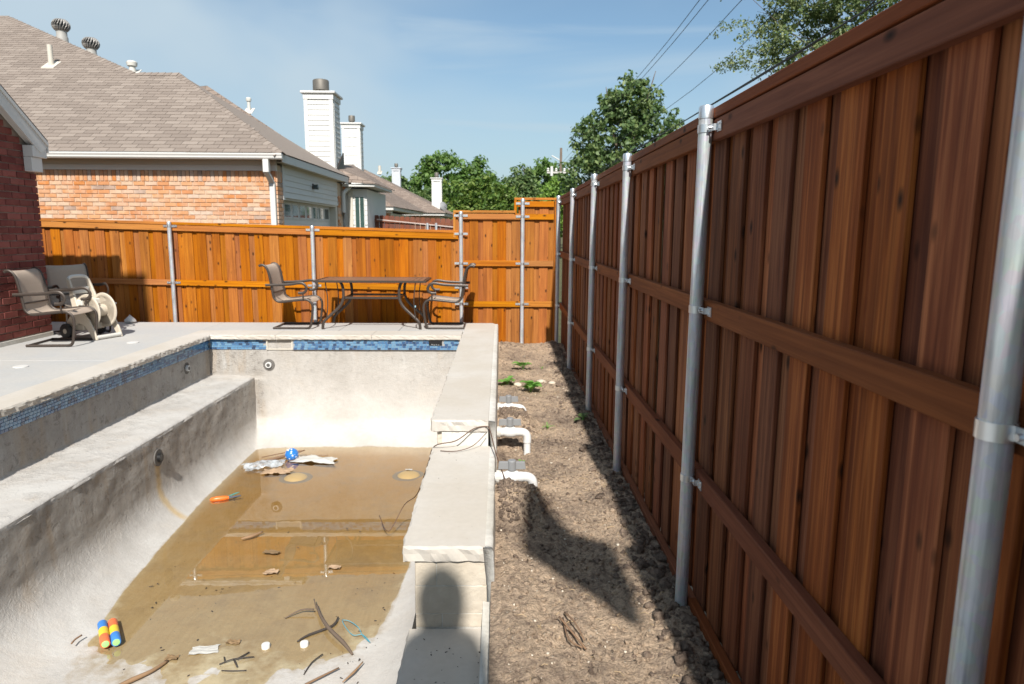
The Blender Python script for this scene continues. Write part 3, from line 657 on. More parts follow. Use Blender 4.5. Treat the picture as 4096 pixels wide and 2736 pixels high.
for a, b in zip(seg[:-1], seg[1:]):
    dz = random.uniform(-.003, .003)
    rail_y(a+.002, b-.002, .932, .97, 1.803+dz, 1.892+dz, WOOD_SHADE_R, tf, 'rail'); rail_y(a+.002, b-.002, .932, .97, 1.013+dz, 1.102+dz, WOOD_SHADE_R, tf); rail_y(a+.002, b-.002, .932, .97, .205+dz, .294+dz, WOOD_SHADE_R, tf)
    rail_y(a+.001, b-.001, .926, 1.03, 1.897+dz, 1.94+dz, WOOD_SHADE_R, tf, 'cap_board')
    rail_y(a+.002, b-.002, .93, .968, -.50, -.368+dz, WOOD_SHADE_R, tf, 'kickboard')
pm = post_mesh(2.56)
for (y, zt, lean) in ((1.18, 1.95, .0), (3.10, 1.952, .012), (4.98, 1.953, .016), (6.70, 1.948, .018), (8.68, 1.932, .02), (10.775, 1.948, 0)):
    ps = P(inst('post', pm, None, (.898, y+lean*1.6, zt-2.56), (lean*.9, 0, 0)), tf)
    inst('post_cap', capm, ps, (0, 0, 2.556))
    for zb in (1.855, 1.06, .25):
        inst('bracket', brk_c, ps, (0, 0, zb-(zt-2.56)))
# back fence, low run
def slope_z(x): return 1.413+(-.7-x)*.0243
bf = tag(empty('wood_fence', (-3.6, 10.85, -.45)), 'long low orange-stained cedar fence in sun behind the patio table', 'fence')
lens = {}
def ob(w, ln, mat=WOOD_O):
    key = (round(w, 3), round(ln, 2))
    if key not in lens: lens[key] = board(key[0], .017, key[1], mat)
    return lens[key]
x = -9.4; k = 0
while x < -.72:
    h = slope_z(x)-.04
    P(inst('picket', ob((.14, .134, .146)[k % 3], h+.45), None, (x, 10.878, -.45), (0, random.uniform(-.004, .004), random.uniform(-.02, .02))), bf)
    if x+.115 < -.72: P(inst('picket', ob((.14, .146, .134)[k % 3], h+.45), None, (x+.115+random.uniform(-.02, .02), 10.8965, -.45), (0, random.uniform(-.004, .004), random.uniform(-.02, .02))), bf)
    x += random.uniform(.21, .24); k += 1
def rail_x(x0, x1, z0, z1, h, y0, y1, mat, par, name='rail'):
    ln = math.hypot(x1-x0, z1-z0); me = MB().box(-h/2, h/2, (y0-y1)/2, (y1-y0)/2, 0, ln).mesh(mat, bevel=.003)
    return P(inst(name, me, None, (x0, (y0+y1)/2, z0), (0, R(90)+math.atan2(z0-z1, x1-x0), 0)), par)
segs = [-9.4, -5.125, -2.925, -.66]
for a, b in zip(segs[:-1], segs[1:]):
    za, zb = slope_z(a), slope_z(b)
    rail_x(a+.002, b-.002, za-.092, zb-.092, .088, 10.832, 10.868, WOOD_OR, bf); rail_x(a+.001, b-.001, za-.022, zb-.022, .042, 10.824, 10.93, WOOD_OR, bf, 'cap_board')
    rail_x(a+.002, b-.002, .59+(-.7-a)*.017-.085, .59+(-.7-b)*.017-.085, .088, 10.832, 10.868, WOOD_OR, bf)
pm2 = post_mesh(2.05)
for (x, zt) in ((-7.45, 1.56), (-5.125, 1.517), (-2.925, 1.47)):
    ps = P(inst('post', pm2, None, (x-.012, 10.795, zt-2.05), (0, .006, 0)), bf); inst('post_cap', capm, ps, (0, 0, 2.046))
    for zb in (zt-.062, .59+(-.7-x)*.017-.085): inst('bracket', brk_f, ps, (0, 0, zb-zt+2.05))
# stepped run at the corner
sf = tag(empty('wood_fence', (.1, 10.85, -.45)), 'taller stepped end of the orange cedar fence in the far corner', 'fence')
x = -.64; k = 0
while x < .84:
    h = (1.71 if x < .24 else 1.9)-.03
    P(inst('picket', ob((.14, .134, .146)[k % 3], h+.45), None, (x, 10.878, -.45), (0, 0, random.uniform(-.02, .02))), sf)
    if x+.112 < .86:
        h = (1.71 if x+.112 < .24 else 1.9)-.03; P(inst('picket', ob(.14, h+.45), None, (x+.112, 10.8965, -.45), (0, 0, random.uniform(-.02, .02))), sf)
    x += .22; k += 1
for (a, b, zt) in ((-.66, .345, 1.672), (.347, .84, 1.672), (-.66, .345, .945), (.347, .84, .945), (-.66, .345, .30), (.347, .84, .30), (.26, .84, 1.868)):
    rail_x(a, b-.003, zt-.044, zt-.044, .088, 10.832, 10.868, WOOD_OR, sf)
rail_x(-.735, .235, 1.703, 1.703, .036, 10.822, 10.93, WOOD_OR, sf, 'cap_board'); rail_x(.215, .87, 1.902, 1.902, .036, 10.822, 10.93, WOOD_OR, sf, 'cap_board')
for (xx, z0, z1) in ((-.72, 1.3, 1.684), (.232, 1.66, 1.883), (.865, -.45, 1.883)):
    P(MB().box(-.019, .019, -.05, .05, 0, z1-z0).obj('trim_board', WOOD_OR, None, (xx, 10.878, z0), bevel=.003), sf)
for (x, zt) in ((-.617, 1.70), (.345, 1.90)):
    ps = P(inst('post', pm2 if x < 0 else post_mesh(2.45), None, (x, 10.795, zt-(2.05 if x < 0 else 2.45))), sf); hh = 2.05 if x < 0 else 2.45
    inst('post_cap', capm, ps, (0, 0, hh-.004))
    for zb in ((1.64, 1.36, .9, .52, .26) if x < 0 else (1.83, 1.63, .9, .26)): inst('bracket', brk_f, ps, (0, 0, zb-zt+hh))

# ------------------------------------------------------------------ brick house on the left
bh = tag(empty('brick_house', (-6.0, 9.15, 0)), 'dark red brick house with white gable trim at the left edge', 'house')
HX, HY = -6.012, 9.15
RS = .72; RX = -5.86; RE = (9.235, 2.505)              # rake: eave point (y,z) and slope
def rake_z(y): return RE[1]+(RE[0]-y)*RS
YR = 5.4                                             # ridge y
wallm = MB(); wallm.prism([(HX, 2.0, -.05), (HX, HY-.01, -.05), (HX, HY-.01, 2.42), (HX, YR, rake_z(YR)-.05), (HX, 2.0, 2.42)], (-.2, 0, 0))
hw = P(wallm.obj('wall', MORTAR_R), bh)
P(MB().box(HX-5, HX-.2, 2.0, HY-.01, -.05, 2.40).obj('house_body', MORTAR_R), bh)
P(MB().box(HX-.19, HX+.022, 2.0, HY+.012, -.05, .055).obj('foundation', STUCCO, bevel=.006), bh)
bl, bhh, cr = .236, .074, .0852
bme = [MB().box(0, .030, 0, bl+d, 0, bhh).mesh(BRICK_R, bevel=.004) for d in (0, -.004, .003)]; hme = MB().box(0, .030, 0, .108, 0, bhh).mesh(BRICK_R, bevel=.004)
row = 0; z = .07
while z < 3.6:
    off = 0 if row % 2 == 0 else .123; y = HY-off
    if off and z+bhh < rake_z(HY)-.2: P(inst('brick', hme, None, (HX-.012, HY-.108, z)), hw)
    while y-bl > 7.3:
        if z+bhh < rake_z(y)-.2 and not (abs(z-2.18) < .03 and False):
            P(inst('brick', random.choice(bme), None, (HX-.012+random.uniform(-.003, .002), y-bl, z+random.uniform(-.0015, .0015))), hw)
        y -= bl+.0115
    row += 1; z += cr
# roof planes with overhang, fascia and boxed return
rt_ = MB(); t_ = .02
rt_.prism([(RX, RE[0], RE[1]), (RX, YR, rake_z(YR)), (-11, YR, rake_z(YR)), (-11, RE[0], RE[1])], (0, 0, .025))
rt_.prism([(RX, YR, rake_z(YR)), (RX, 2*YR-RE[0], RE[1]), (-11, 2*YR-RE[0], RE[1]), (-11, YR, rake_z(YR))], (0, 0, .025))
rf = P(rt_.obj('roof', m_shingle('dark_shingle', (.07, .06, .055), (.09, .075, .065), (.11, .09, .08))), bh)
P(MB().prism([(RX+.002, RE[0]-.03, RE[1]-.004), (RX+.002, YR, rake_z(YR)-.004), (RX+.002, YR, rake_z(YR)-.16), (RX+.002, RE[0]-.16, RE[1]-.15), (RX+.002, RE[0]-.03, RE[1]-.07)], (-.022, 0, 0)).obj('rake_board', WHITE), bh)
P(MB().prism([(RX+.018, RE[0]-.02, RE[1]-.004), (RX+.018, YR, rake_z(YR)-.004), (RX+.018, YR, rake_z(YR)-.055), (RX+.018, RE[0]-.02, RE[1]-.055)], (-.014, 0, 0)).obj('rake_trim', WHITE), bh)
P(MB().prism([(RX-.022, RE[0]-.1, RE[1]-.14), (RX-.022, YR, rake_z(YR)-.16), (HX+.03, YR, rake_z(YR)-.16), (HX+.03, RE[0]-.1, RE[1]-.14)], (0, 0, .012)).obj('soffit', WHITE), bh)
P(MB().box(HX+.02, RX-.006, 8.93, 9.2, 2.30, 2.44).obj('eave_return', WHITE, bevel=.004), bh)
P(MB().box(HX+.02, RX-.03, 8.93, 9.13, 2.12, 2.297).obj('return_block', WHITE, bevel=.004), bh)
P(MB().box(HX+.01, -5.25, 5.45, 5.8, 3.75, 5.47).obj('chimney', BRICK_R), bh)  # unseen block added out of view to shade the back fence, no real chimney
P(MB().box(-11, RX, RE[0]-.02, RE[0]+.0, RE[1]-.13, RE[1]-.002).obj('eave_fascia', WHITE), bh)
P(MB().box(-9.5, HX-.21, 9.14, 9.30, 2.22, 2.3).obj('soffit', WHITE), bh)

# ------------------------------------------------------------------ neighbour house with tan hip roof
nh = tag(empty('brick_house', (-4.2, 13.3, -.5)), 'neighbouring orange brick house with tan hip roof and garage', 'house')
EX, EY, EZ, SL, T1 = -4.01, 13.0, 2.80, .64, 3.2
NW = 13.3; NX = -4.25                                  # wall planes
nw = P(MB().box(-13, NX, NW, 13.62, -.5, 2.62).box(-13, NX-.26, 13.62, 18.19, -.5, 2.62).box(-13, NX, 18.19, 18.9, -.5, 2.62).obj('wall', MORTAR_O), nh)
bl, bhh, cr = .212, .0665, .0775
obm = [MB().box(0, bl+d, 0, .03, 0, bhh).mesh(BRICK_O, bevel=.003) for d in (0, -.006)]; ohm = MB().box(0, .1, 0, .03, 0, bhh).mesh(BRICK_O, bevel=.003)
sol = MB().box(0, .0665, 0, .034, 0, .2).mesh(BRICK_O, bevel=.003)
z = 2.30-cr; row = 0
while z > 1.38:
    x = NX-(0 if row % 2 == 0 else .111)
    if row % 2: P(inst('brick', ohm, None, (NX-.1, NW-.012, z)), nw)
    while x-bl > -9.6:
        P(inst('brick', random.choice(obm), None, (x-bl, NW-.012-random.uniform(0, .003), z)), nw); x -= bl+.011
    z -= cr; row += 1
x = NX
while x-.0665 > -9.6:
    P(inst('soldier_brick', sol, None, (x-.0665, NW-.014-random.uniform(0, .004), 2.30)), nw); x -= .0765
# brick return on the garage side and pier
side = MB()
z = 2.30-cr; row = 0
sb_h = MB().box(0, .03, 0, .1, 0, bhh).mesh(BRICK_O, bevel=.003); sb_l = MB().box(0, .03, 0, bl, 0, bhh).mesh(BRICK_O, bevel=.003); sb_s = MB().box(0, .034, 0, .0665, 0, .2).mesh(BRICK_O, bevel=.003)
while z > 1.3:
    for (y0, me) in (((13.302, sb_l), (13.525, sb_h)) if row % 2 else ((13.302, sb_h), (13.413, sb_l))):
        P(inst('brick', me, None, (NX-.006, y0, z)), nw)
    for (y0, me) in (((18.2, sb_l), (18.423, sb_h)) if row % 2 else ((18.2, sb_h), (18.311, sb_l))):
        P(inst('brick', me, None, (NX-.006, y0, z)), nw)
    z -= cr; row += 1
for k in range(4): P(inst('soldier_brick', sb_s, None, (NX-.006, 13.305+k*.0765, 2.3)), nw)
# frieze, soffit, gutter, fascia, downspout
P(MB().box(-13, NX+.03, NW-.04, NW+.02, 2.50, 2.60).obj('frieze_board', WHITE, bevel=.003), nh); P(MB().box(-13, NX+.03, NW-.022, NW+.02, 2.602, 2.70).obj('frieze_board', CREAM), nh)
P(MB().box(-13, EX-.03, EY+.06, NW+.05, 2.70, 2.715).obj('soffit', CREAM), nh)
gp = [(EY+.055, 2.685), (EY-.03, 2.685), (EY-.05, 2.71), (EY-.05, 2.735), (EY-.065, 2.765), (EY-.065, 2.79), (EY-.045, 2.79), (EY+.055, 2.78)]
P(MB().prism([(-13, a, b) for a, b in gp], (13+EX, 0, 0)).obj('gutter', WHITE), nh)
P(MB().box(EX-.045, EX-.02, EY+.06, 18.95, 2.64, 2.785).obj('fascia', WHITE, bevel=.003), nh); P(MB().box(NX-.02, EX-.046, NW+.02, 18.9, 2.66, 2.675).obj('soffit', CREAM), nh)
ds = MB().box(-.05, .05, -.04, .04, -2.0, 2.27); ds.hexa([(-.05, -.04, 2.27), (.05, -.04, 2.27), (.05, .04, 2.27), (-.05, .04, 2.27), (-.065, -.3, 2.45), (.035, -.3, 2.45), (.035, -.2, 2.45), (-.065, -.2, 2.45)]); ds.box(-.065, .04, -.305, -.2, 2.45, 2.68)
P(ds.obj('downspout', WHITE, None, (-4.30, NW-.05, 0), bevel=.006), nh)
ds2 = MB().tube([(NX+.06, 18.62, 1.0), (NX+.06, 18.62, 2.25), (NX+.1, 18.68, 2.42), (NX+.2, 18.8, 2.55), (NX+.2, 18.8, 2.7)], .055, 8, smooth=3)
P(ds2.obj('downspout', WHITE, auto=50), nh)
# garage: recessed door, jamb, lap siding header
P(MB().box(NX-.02, NX+.03, 13.64, 13.74, 1.98, 2.64).obj('corner_board', WHITE, bevel=.003), nh)
for k in range(5):
    z0 = 2.03+k*.115; P(MB().hexa([(NX-.02, 13.745, z0), (NX+.028, 13.745, z0), (NX+.028, 18.16, z0), (NX-.02, 18.16, z0), (NX-.02, 13.745, z0+.118), (NX+.012, 13.745, z0+.118), (NX+.012, 18.16, z0+.118), (NX-.02, 18.16, z0+.118)]).obj('siding_board', WHITE), nh)
P(MB().box(NX-.01, NX+.022, 13.64, 18.18, 2.607, 2.657).obj('frieze_board', CREAM), nh)
P(MB().box(NX-.25, NX-.005, 18.02, 18.19, -.5, 2.03).obj('door_jamb', CREAM), nh); P(MB().box(NX-.25, NX-.005, 13.62, 18.02, 1.99, 2.028).obj('door_jamb', CREAM), nh)
gd = P(MB().box(NX-.22, NX-.17, 13.55, 18.02, -.5, 1.988).obj('garage_door', WHITE), nh)
for k in range(8):
    y0 = 13.72+k*.535; fr = P(MB().box(NX-.172, NX-.158, y0, y0+.43, 1.64, 1.955).obj('window_frame', WHITE, bevel=.003), gd)
    o = MB().box(NX-.16, NX-.154, y0+.035, y0+.395, 1.675, 1.92).obj('pane', GLASS); P(o, gd)
for k in range(3): o = MB().box(NX-.1705, NX-.164, 13.6, 18.0, 1.05+k*.28, 1.055+k*.28).obj('panel_joint', CREAM); P(o, gd)
fl = P(MB().box(NX+.02, NX+.05, 15.75, 15.87, 2.31, 2.43).obj('floodlight', BRONZE, bevel=.01), nh); o = MB().lathe([(.05, .0), (.06, .09), (.02, .1)], (NX+.05, 15.81, 2.36), 12, 'x').obj('lens', GLASS); P(o, fl)
# roof planes
def N3(x, y, z): return (x, y, z)
P1 = (EX-T1, EY+T1, EZ+SL*T1); P2 = (-8.2, P1[1], P1[2]); P3 = (-13.1, 19.5, EZ+SL*(19.5-EY))
rm = MB()
rm.add([(-16, EY, EZ), (EX, EY, EZ), P1, P2, P3, (-16, P3[1]-.8, P3[2]-.8*SL)], [(0, 1, 2, 3, 4, 5)])
rm.add([(EX, EY, EZ), (EX, EY+2*T1-.5, EZ), P1], [(0, 1, 2)])
rm.add([P2, P1, (EX, EY+2*T1-.5, EZ), (P2[0], EY+2*T1, EZ)], [(0, 1, 2, 3)])
rm.add([P2, (P2[0]+.3, P2[1]+1.3, P2[2]-.3), (P3[0], P3[1]+1.0, P3[2]-.05), P3], [(0, 1, 2, 3)])
rm.add([P3, (P3[0], P3[1]+1, P3[2]-.05), (-18, P3[1]+1, P3[2]-1.5), (-18, P3[1]-1.2, P3[2]-1.2)], [(0, 1, 2, 3)])
nroof = P(rm.obj('roof', SHING), nh)
nrm = Vector((0, -SL, 1)).normalized(); sv = Vector((0, 1, SL)).normalized(); ang = math.atan(SL)
tw, ex = .30, .146
shm = [MB().hexa([(0, 0, 0), (tw-.008, 0, 0), (tw-.008, ex*1.12, -.004), (0, ex*1.12, -.004), (0, 0, .011), (tw-.008, 0, .011), (tw-.008, ex*1.12, .002), (0, ex*1.12, .002)]).mesh(SHING)]
tot = 0; rest = MB(); nrow = int((P3[1]-EY)/math.cos(ang)/ex)+1
for r_ in range(nrow):
    s0 = r_*ex; yy = EY+s0*sv.y; zz = EZ+s0*sv.z; tt = yy-EY
    xr = EX-tt-.10 if tt <= T1-.03 else (P2[0]-(tt-T1)*(P2[0]-P3[0])/(P3[1]-P2[1])-.12)
    x = -15.9+(r_ % 2)*.15+((r_*7) % 5)*.012
    if xr < -15: break
    fl_ = -.735*(yy+.4)-.3           # just outside the left of the view
    while x < xr:
        if x > fl_:
            w_ = min(tw-.008, xr-x)
            if r_ < 22 and w_ > .2 and tot < 300 and x > -9.9:
                P(inst('shingle', shm[0], None, (x, yy-nrm.y*0+nrm.y*.004, zz+nrm.z*.004), (ang, 0, 0)), nroof); tot += 1
            elif w_ > .02:
                b = Vector((x, yy, zz))+nrm*.004; e = Vector((w_, 0, 0)); u = sv*ex*1.12
                rest.hexa([b, b+e, b+e+u-nrm*.004, b+u-nrm*.004, b+nrm*.011, b+e+nrm*.011, b+e+u+nrm*.002, b+u+nrm*.002])
        x += tw
tag(P(rest.obj('shingles', SHING), nroof), kind='stuff')
def ridge_caps(a, b, par, name='ridge_caps'):
    a, b = Vector(a), Vector(b); d = (b-a); n_ = int(d.length/.15); d.normalize(); s_ = d.cross(Vector((0, 0, 1))).normalized(); u_ = s_.cross(d).normalized(); m = MB()
    for k in range(n_):
        p = a+d*(k*.15)+u_*.018; q = p+d*.175-u_*.006
        m.hexa([p-s_*.15-u_*.09, p, q, q-s_*.15-u_*.09, p-s_*.15-u_*.078, p+u_*.012, q+u_*.006, q-s_*.15-u_*.08]); m.hexa([p, p+s_*.15-u_*.09, q+s_*.15-u_*.09, q, p+u_*.012, p+s_*.15-u_*.078, q+s_*.15-u_*.08, q+u_*.006])
    return tag(P(m.obj(name, SHING), par), kind='stuff')
ridge_caps((EX, EY, EZ), P1, nroof); ridge_caps(P2, P3, nroof); ridge_caps(P1, P2, nroof)
# turbine vents, vent pipes
def turbine(loc, label, s=1.0):
    t = tag(empty('turbine_vent', loc), label, 'roof vent', 'turbine vents on the tan roof'); t.scale = (s, s, s)
    MB().lathe([(.17, -.25), (.17, .02), (.15, .06), (.15, .2)], n=20).obj('base', m_plain('grey_vent_base', (.34, .325, .3), .6), t, auto=40)
    m = MB()
    for k in range(18):
        a = 2*math.pi*k/18; pts = []
        for q in range(7):
            ph = -1.05+2.1*q/6; rr_ = .24*math.cos(ph)**.75; pts.append((rr_*math.cos(a+ph*.25), rr_*math.sin(a+ph*.25), .37+.17*math.sin(ph)/.87))
        m.tube(pts, .022, 5, sx=1.3, sy=.5)
    m.lathe([(.15, .2), (.15, .225)], n=18); m.lathe([(.1, .545), (.06, .56)], n=18); m.obj('fins', m_plain('weathered_alloy', (.33, .31, .29), .5, .4, .1), t)
    MB().lathe([(.2, .23), (.215, .37), (.15, .52)], n=18).obj('core', BLACKP, t)
    return t
turbine((-11.0, 18.3, 6.12), 'larger turbine vent near the peak of the tan roof', .8); turbine((-9.85, 17.5, 5.52), 'turbine vent lower down the hip of the tan roof', .74)
def vent_pipe(loc, label, h=.4, r_=.055, mat=CREAM, cap_=False):
    t = tag(empty('vent_pipe', loc), label, 'roof vent'); MB().lathe([(r_, -.15), (r_, h)], n=14).obj('pipe', mat, t, auto=40); MB().hexa([(-.14, -.16, -.12), (.14, -.16, -.12), (.14, .16, .08), (-.14, .16, .08), (-.14, -.16, -.10), (.14, -.16, -.10), (.14, .16, .1), (-.14, .16, .1)]).obj('flashing', mat, t)
    if cap_: MB().lathe([(r_*1.5, h-.02), (r_*1.7, h+.06), (r_*1.2, h+.09)], n=14).obj('cap', BEIGEP2, t, auto=40)
    return t
def roofz(y): return EZ+SL*(y-EY)
vent_pipe((-10.25, 16.55, roofz(16.55)+.03), 'pale plumbing vent pipe on the tan roof slope', .42)
vent_pipe((-8.45, 16.6, 4.95), 'short capped vent at the ridge bend of the tan roof', .16, .07, BEIGEP2, True)
# chimney of the neighbour house
def chimney(par, x0, x1, y0, y1, z0, z1, lap, mat=WHITE, capr=.14, caph=.26, name='chimney'):
    c = P(MB().box(x0, x1, y0, y1, z0, z1-.2).obj(name, mat), par)
    def q(o): return P(o, c)
    for (a, b) in ((x0-.02, x0+.08), (x1-.08, x1+.02)): q(MB().box(a, b, y0-.03, y0+.05, z0, z1-.12).obj('corner_board', mat))
    q(MB().box(x1-.06, x1+.03, y0+.055, y0+.15, z0, z1-.12).obj('corner_board', mat)); q(MB().box(x0-.03, x1+.035, y0-.04, y1, z1-.2, z1-.06).obj('frieze_board', mat)); q(MB().box(x0-.09, x1+.09, y0-.09, y1+.06, z1-.06, z1).obj('crown', mat, bevel=.01))
    z = z0
    while lap and z < z1-.25:
        q(MB().hexa([(x0+.082, y0-.022, z), (x1-.082, y0-.022, z), (x1-.082, y0+.01, z), (x0+.082, y0+.01, z), (x0+.082, y0-.006, z+lap), (x1-.082, y0-.006, z+lap), (x1-.082, y0+.01, z+lap), (x0+.082, y0+.01, z+lap)]).obj('siding_board', mat))
        q(MB().hexa([(x1-.01, y0+.15, z), (x1+.02, y0+.15, z), (x1+.02, y1-.05, z), (x1-.01, y1-.05, z), (x1-.01, y0+.15, z+lap), (x1+.005, y0+.15, z+lap), (x1+.005, y1-.05, z+lap), (x1-.01, y1-.05, z+lap)]).obj('siding_board', mat)); z += lap
    cx, cy = (x0+x1)/2-.02, (y0+y1)/2
    q(MB().lathe([(capr*.75, z1-.02), (capr*.75, z1+.08), (capr, z1+.09), (capr, z1+.09+caph*.7), (capr*.9, z1+.1+caph*.75)], (cx, cy, 0), 18).obj('flue_cap', m_flue, auto=40)); return c
m_flue = m_plain('sooty_flue', (.16, .145, .125), .6, .5, .2)
chimney(nh, -5.07, -4.36, 18.5, 19.3, 2.4, 4.94, .13, capr=.21, caph=.34)
P(MB().prism([(-4.335, 18.6, 3.0), (-4.335, 19.4, 2.6), (-4.335, 19.4, 3.5)], (.03, 0, 0)).obj('rake_board', BRONZE), nh)
# siding bay with window beyond the garage
P(MB().box(-5.0, -3.62, 18.95, 22, -.5, 2.5).obj('bay_wall', WHITE), nh)
for k in range(7): P(MB().hexa([(-4.0, 18.93, 1.55+k*.13), (-3.62, 18.93, 1.55+k*.13), (-3.62, 18.96, 1.55+k*.13), (-4.0, 18.96, 1.55+k*.13), (-4.0, 18.942, 1.68+k*.13), (-3.62, 18.942, 1.68+k*.13), (-3.62, 18.96, 1.68+k*.13), (-4.0, 18.96, 1.68+k*.13)]).obj('siding_board', WHITE), nh)
P(MB().box(-4.12, -4.0, 18.9, 18.97, .5, 2.5).obj('corner_board', CREAM), nh)
bw = P(MB().box(-3.95, -3.68, 18.905, 18.93, 1.4, 2.33).obj('window', WHITE, bevel=.006), nh)
for (a, b) in ((-3.93, -3.825), (-3.805, -3.70)): o = MB().box(a, b, 18.9, 18.907, 1.45, 2.29).obj('pane', GLASSG); P(o, bw)
P(MB().prism([(-4.2, 18.6, 2.62), (-3.35, 18.6, 2.62), (-3.35, 18.6, 2.55), (-4.2, 18.6, 2.55)], (0, 3, 0)).obj('bay_eave', WHITE), nh)
P(MB().prism([(-4.4, 18.55, 2.66), (-3.32, 18.55, 2.62), (-3.32, 22, 2.62), (-4.6, 22, 3.4), (-4.6, 18.9, 3.1)], (0, 0, .02)).obj('bay_roof', FARROOF), nh)
P(MB().add([(-9.95, 22.3, 5.72), (-9.1, 22.3, 5.80), (-4.25, 20.2, 2.75), (-9.95, 20.0, 4.2)], [(0, 3, 2, 1)]).obj('rear_roof', FARROOF), nh)
vent_pipe((-7.95, 22.6, 5.12), 'thin vent pipe on the rear ridge behind the tan roof', .3, .05, BEIGEP2, True)

# ------------------------------------------------------------------ houses further down the alley
h2 = tag(empty('brick_house', (-6, 28, -.5)), 'second house down the alley with brown hip roof and tall white chimney', 'house')
P(MB().box(-12, -4.5, 28, 36, -.5, 2.1).obj('wall', FARBRICK), h2)
P(MB().box(-4.49, -4.47, 28.3, 35, -.5, 2.1).obj('garage_wall', CREAM), h2)
P(MB().box(-12, -4.35, 27.75, 28.05, 2.08, 2.18).obj('frieze_board', CREAM), h2); P(MB().prism([(-12, 27.6, 2.2), (-4.25, 27.6, 2.2), (-4.0, 36, 2.2), (-12, 36, 2.2)], (0, 0, .12)).obj('gutter', WHITE), h2)
rr_ = MB(); A_ = (-4.2, 27.55, 2.33); B_ = (-3.8, 36.2, 2.33); P_r = (-8.3, 31.6, 4.95)
rr_.add([(-13, 27.55, 2.33), A_, P_r, (-13, 31.6, 4.95)], [(0, 1, 2, 3)]); rr_.add([A_, B_, P_r], [(0, 1, 2)]); rr_.add([B_, (-13, 36.2, 2.33), (-13, 31.6, 4.95), P_r], [(0, 1, 2, 3)])
P(rr_.obj('roof', FARROOF), h2); P(MB().box(-5.0, -4.9, 27.55, 27.66, .5, 2.1).obj('downspout', WHITE), h2)
P(MB().prism([(-7.2, 24.2, 3.55), (-5.35, 24.2, 3.05), (-5.35, 24.2, 2.95), (-7.2, 24.2, 3.45)], (0, 3, 0)).obj('eave', WHITE), h2); P(MB().box(-7, -5.75, 24.6, 28, 1, 3.0).obj('wing_wall', FARBRICK), h2)
chimney(h2, -5.80, -5.17, 26.0, 26.6, 2.2, 5.28, .16, capr=.12, caph=.25)
h3 = tag(empty('brick_house', (-5, 40, -.5)), 'farthest pale brick house with brown roof and satellite dish', 'house')
P(MB().box(-12, -3.5, 40, 48, -.5, 2.2).obj('wall', FARBRICK2), h3); P(MB().prism([(-12, 39.6, 2.25), (-3.2, 39.6, 2.25), (-2.9, 48, 2.25), (-12, 48, 2.25)], (0, 0, .14)).obj('gutter', WHITE), h3)
rr_ = MB(); A_ = (-3.1, 39.5, 2.4); B_ = (-2.8, 48, 2.4); P_r = (-8.9, 44, 5.35)
rr_.add([(-14, 39.5, 2.4), A_, P_r, (-14, 44, 5.35)], [(0, 1, 2, 3)]); rr_.add([A_, B_, P_r], [(0, 1, 2)]); rr_.add([B_, (-14, 48, 2.4), (-14, 44, 5.35), P_r], [(0, 1, 2, 3)])
P(rr_.obj('roof', FARROOF), h3); P(MB().box(-3.5, -3.48, 40.3, 47, -.5, 2.2).obj('garage_wall', WHITE), h3)
chimney(h3, -3.95, -3.42, 40.3, 40.9, 2.3, 4.4, 0, capr=.13, caph=.28)
chimney(h3, -7.1, -6.6, 46, 46.6, 3.0, 5.45, 0, mat=m_plain('grey_siding', (.5, .52, .55), .6), capr=.12, caph=.25)
dsh = tag(empty('satellite_dish', (-3.25, 40.1, 2.55)), 'small grey satellite dish beside the far white chimney', 'dish')
MB().lathe([(.02, 0), (.14, .02), (.24, .07), (.25, .075), (.24, .08), (.02, .03)], n=18, axis='y').obj('reflector', GREYP, dsh, (0, 0, .28), (R(-20), 0, R(40)), auto=40); MB().tube([(0, 0, -.1), (0, 0, .25)], .02, 6).obj('mast', GREYP, dsh); MB().tube([(0, 0, .2), (.3, -.25, .45)], .012, 6).obj('feed_arm', GREYP, dsh)
vent_pipe((-7.6, 44.2, 5.0), 'small vent pipe on the far brown roof', .4, .09, CREAM)
# red-brown dog-eared fence beyond the back fence
rfn = tag(empty('wood_fence', (-3, 20, -.5)), 'red-brown dog-eared picket fence beyond the orange fence', 'fence')
de = MB().prism([(-.068, 0, 0), (.068, 0, 0), (.068, 0, 1.9), (.045, 0, 1.93), (-.045, 0, 1.93), (-.068, 0, 1.9)], (0, .016, 0)).mesh(WOOD_R)
x = -4.3; k = 0
while x < -1.1:
    P(inst('picket', de, None, (x, 20.02, -.06-.046*(x+4.3)+random.uniform(-.005, .005))), rfn); x += .147
P(MB().prism([(-4.3, 19.98, 1.68), (-1.1, 19.98, 1.53), (-1.1, 19.98, 1.61), (-4.3, 19.98, 1.76)], (0, .036, 0)).obj('rail', WOOD_R), rfn)
P(MB().prism([(-3.55, 19.97, 1.70), (-1.1, 19.97, 1.47), (-1.1, 19.97, 1.50), (-3.55, 19.97, 1.73)], (0, .01, 0)).obj('brace', m_plain('paint_splash', (.5, .4, .36), .8)), rfn)
for xx in (-4.18, -3.82, -2.1, -1.85): P(MB().lathe([(.035, 0), (.035, 2.2)], (xx, 19.93, -.48 if xx < -3 else -.58), 12).obj('post', GALV, auto=40), rfn)

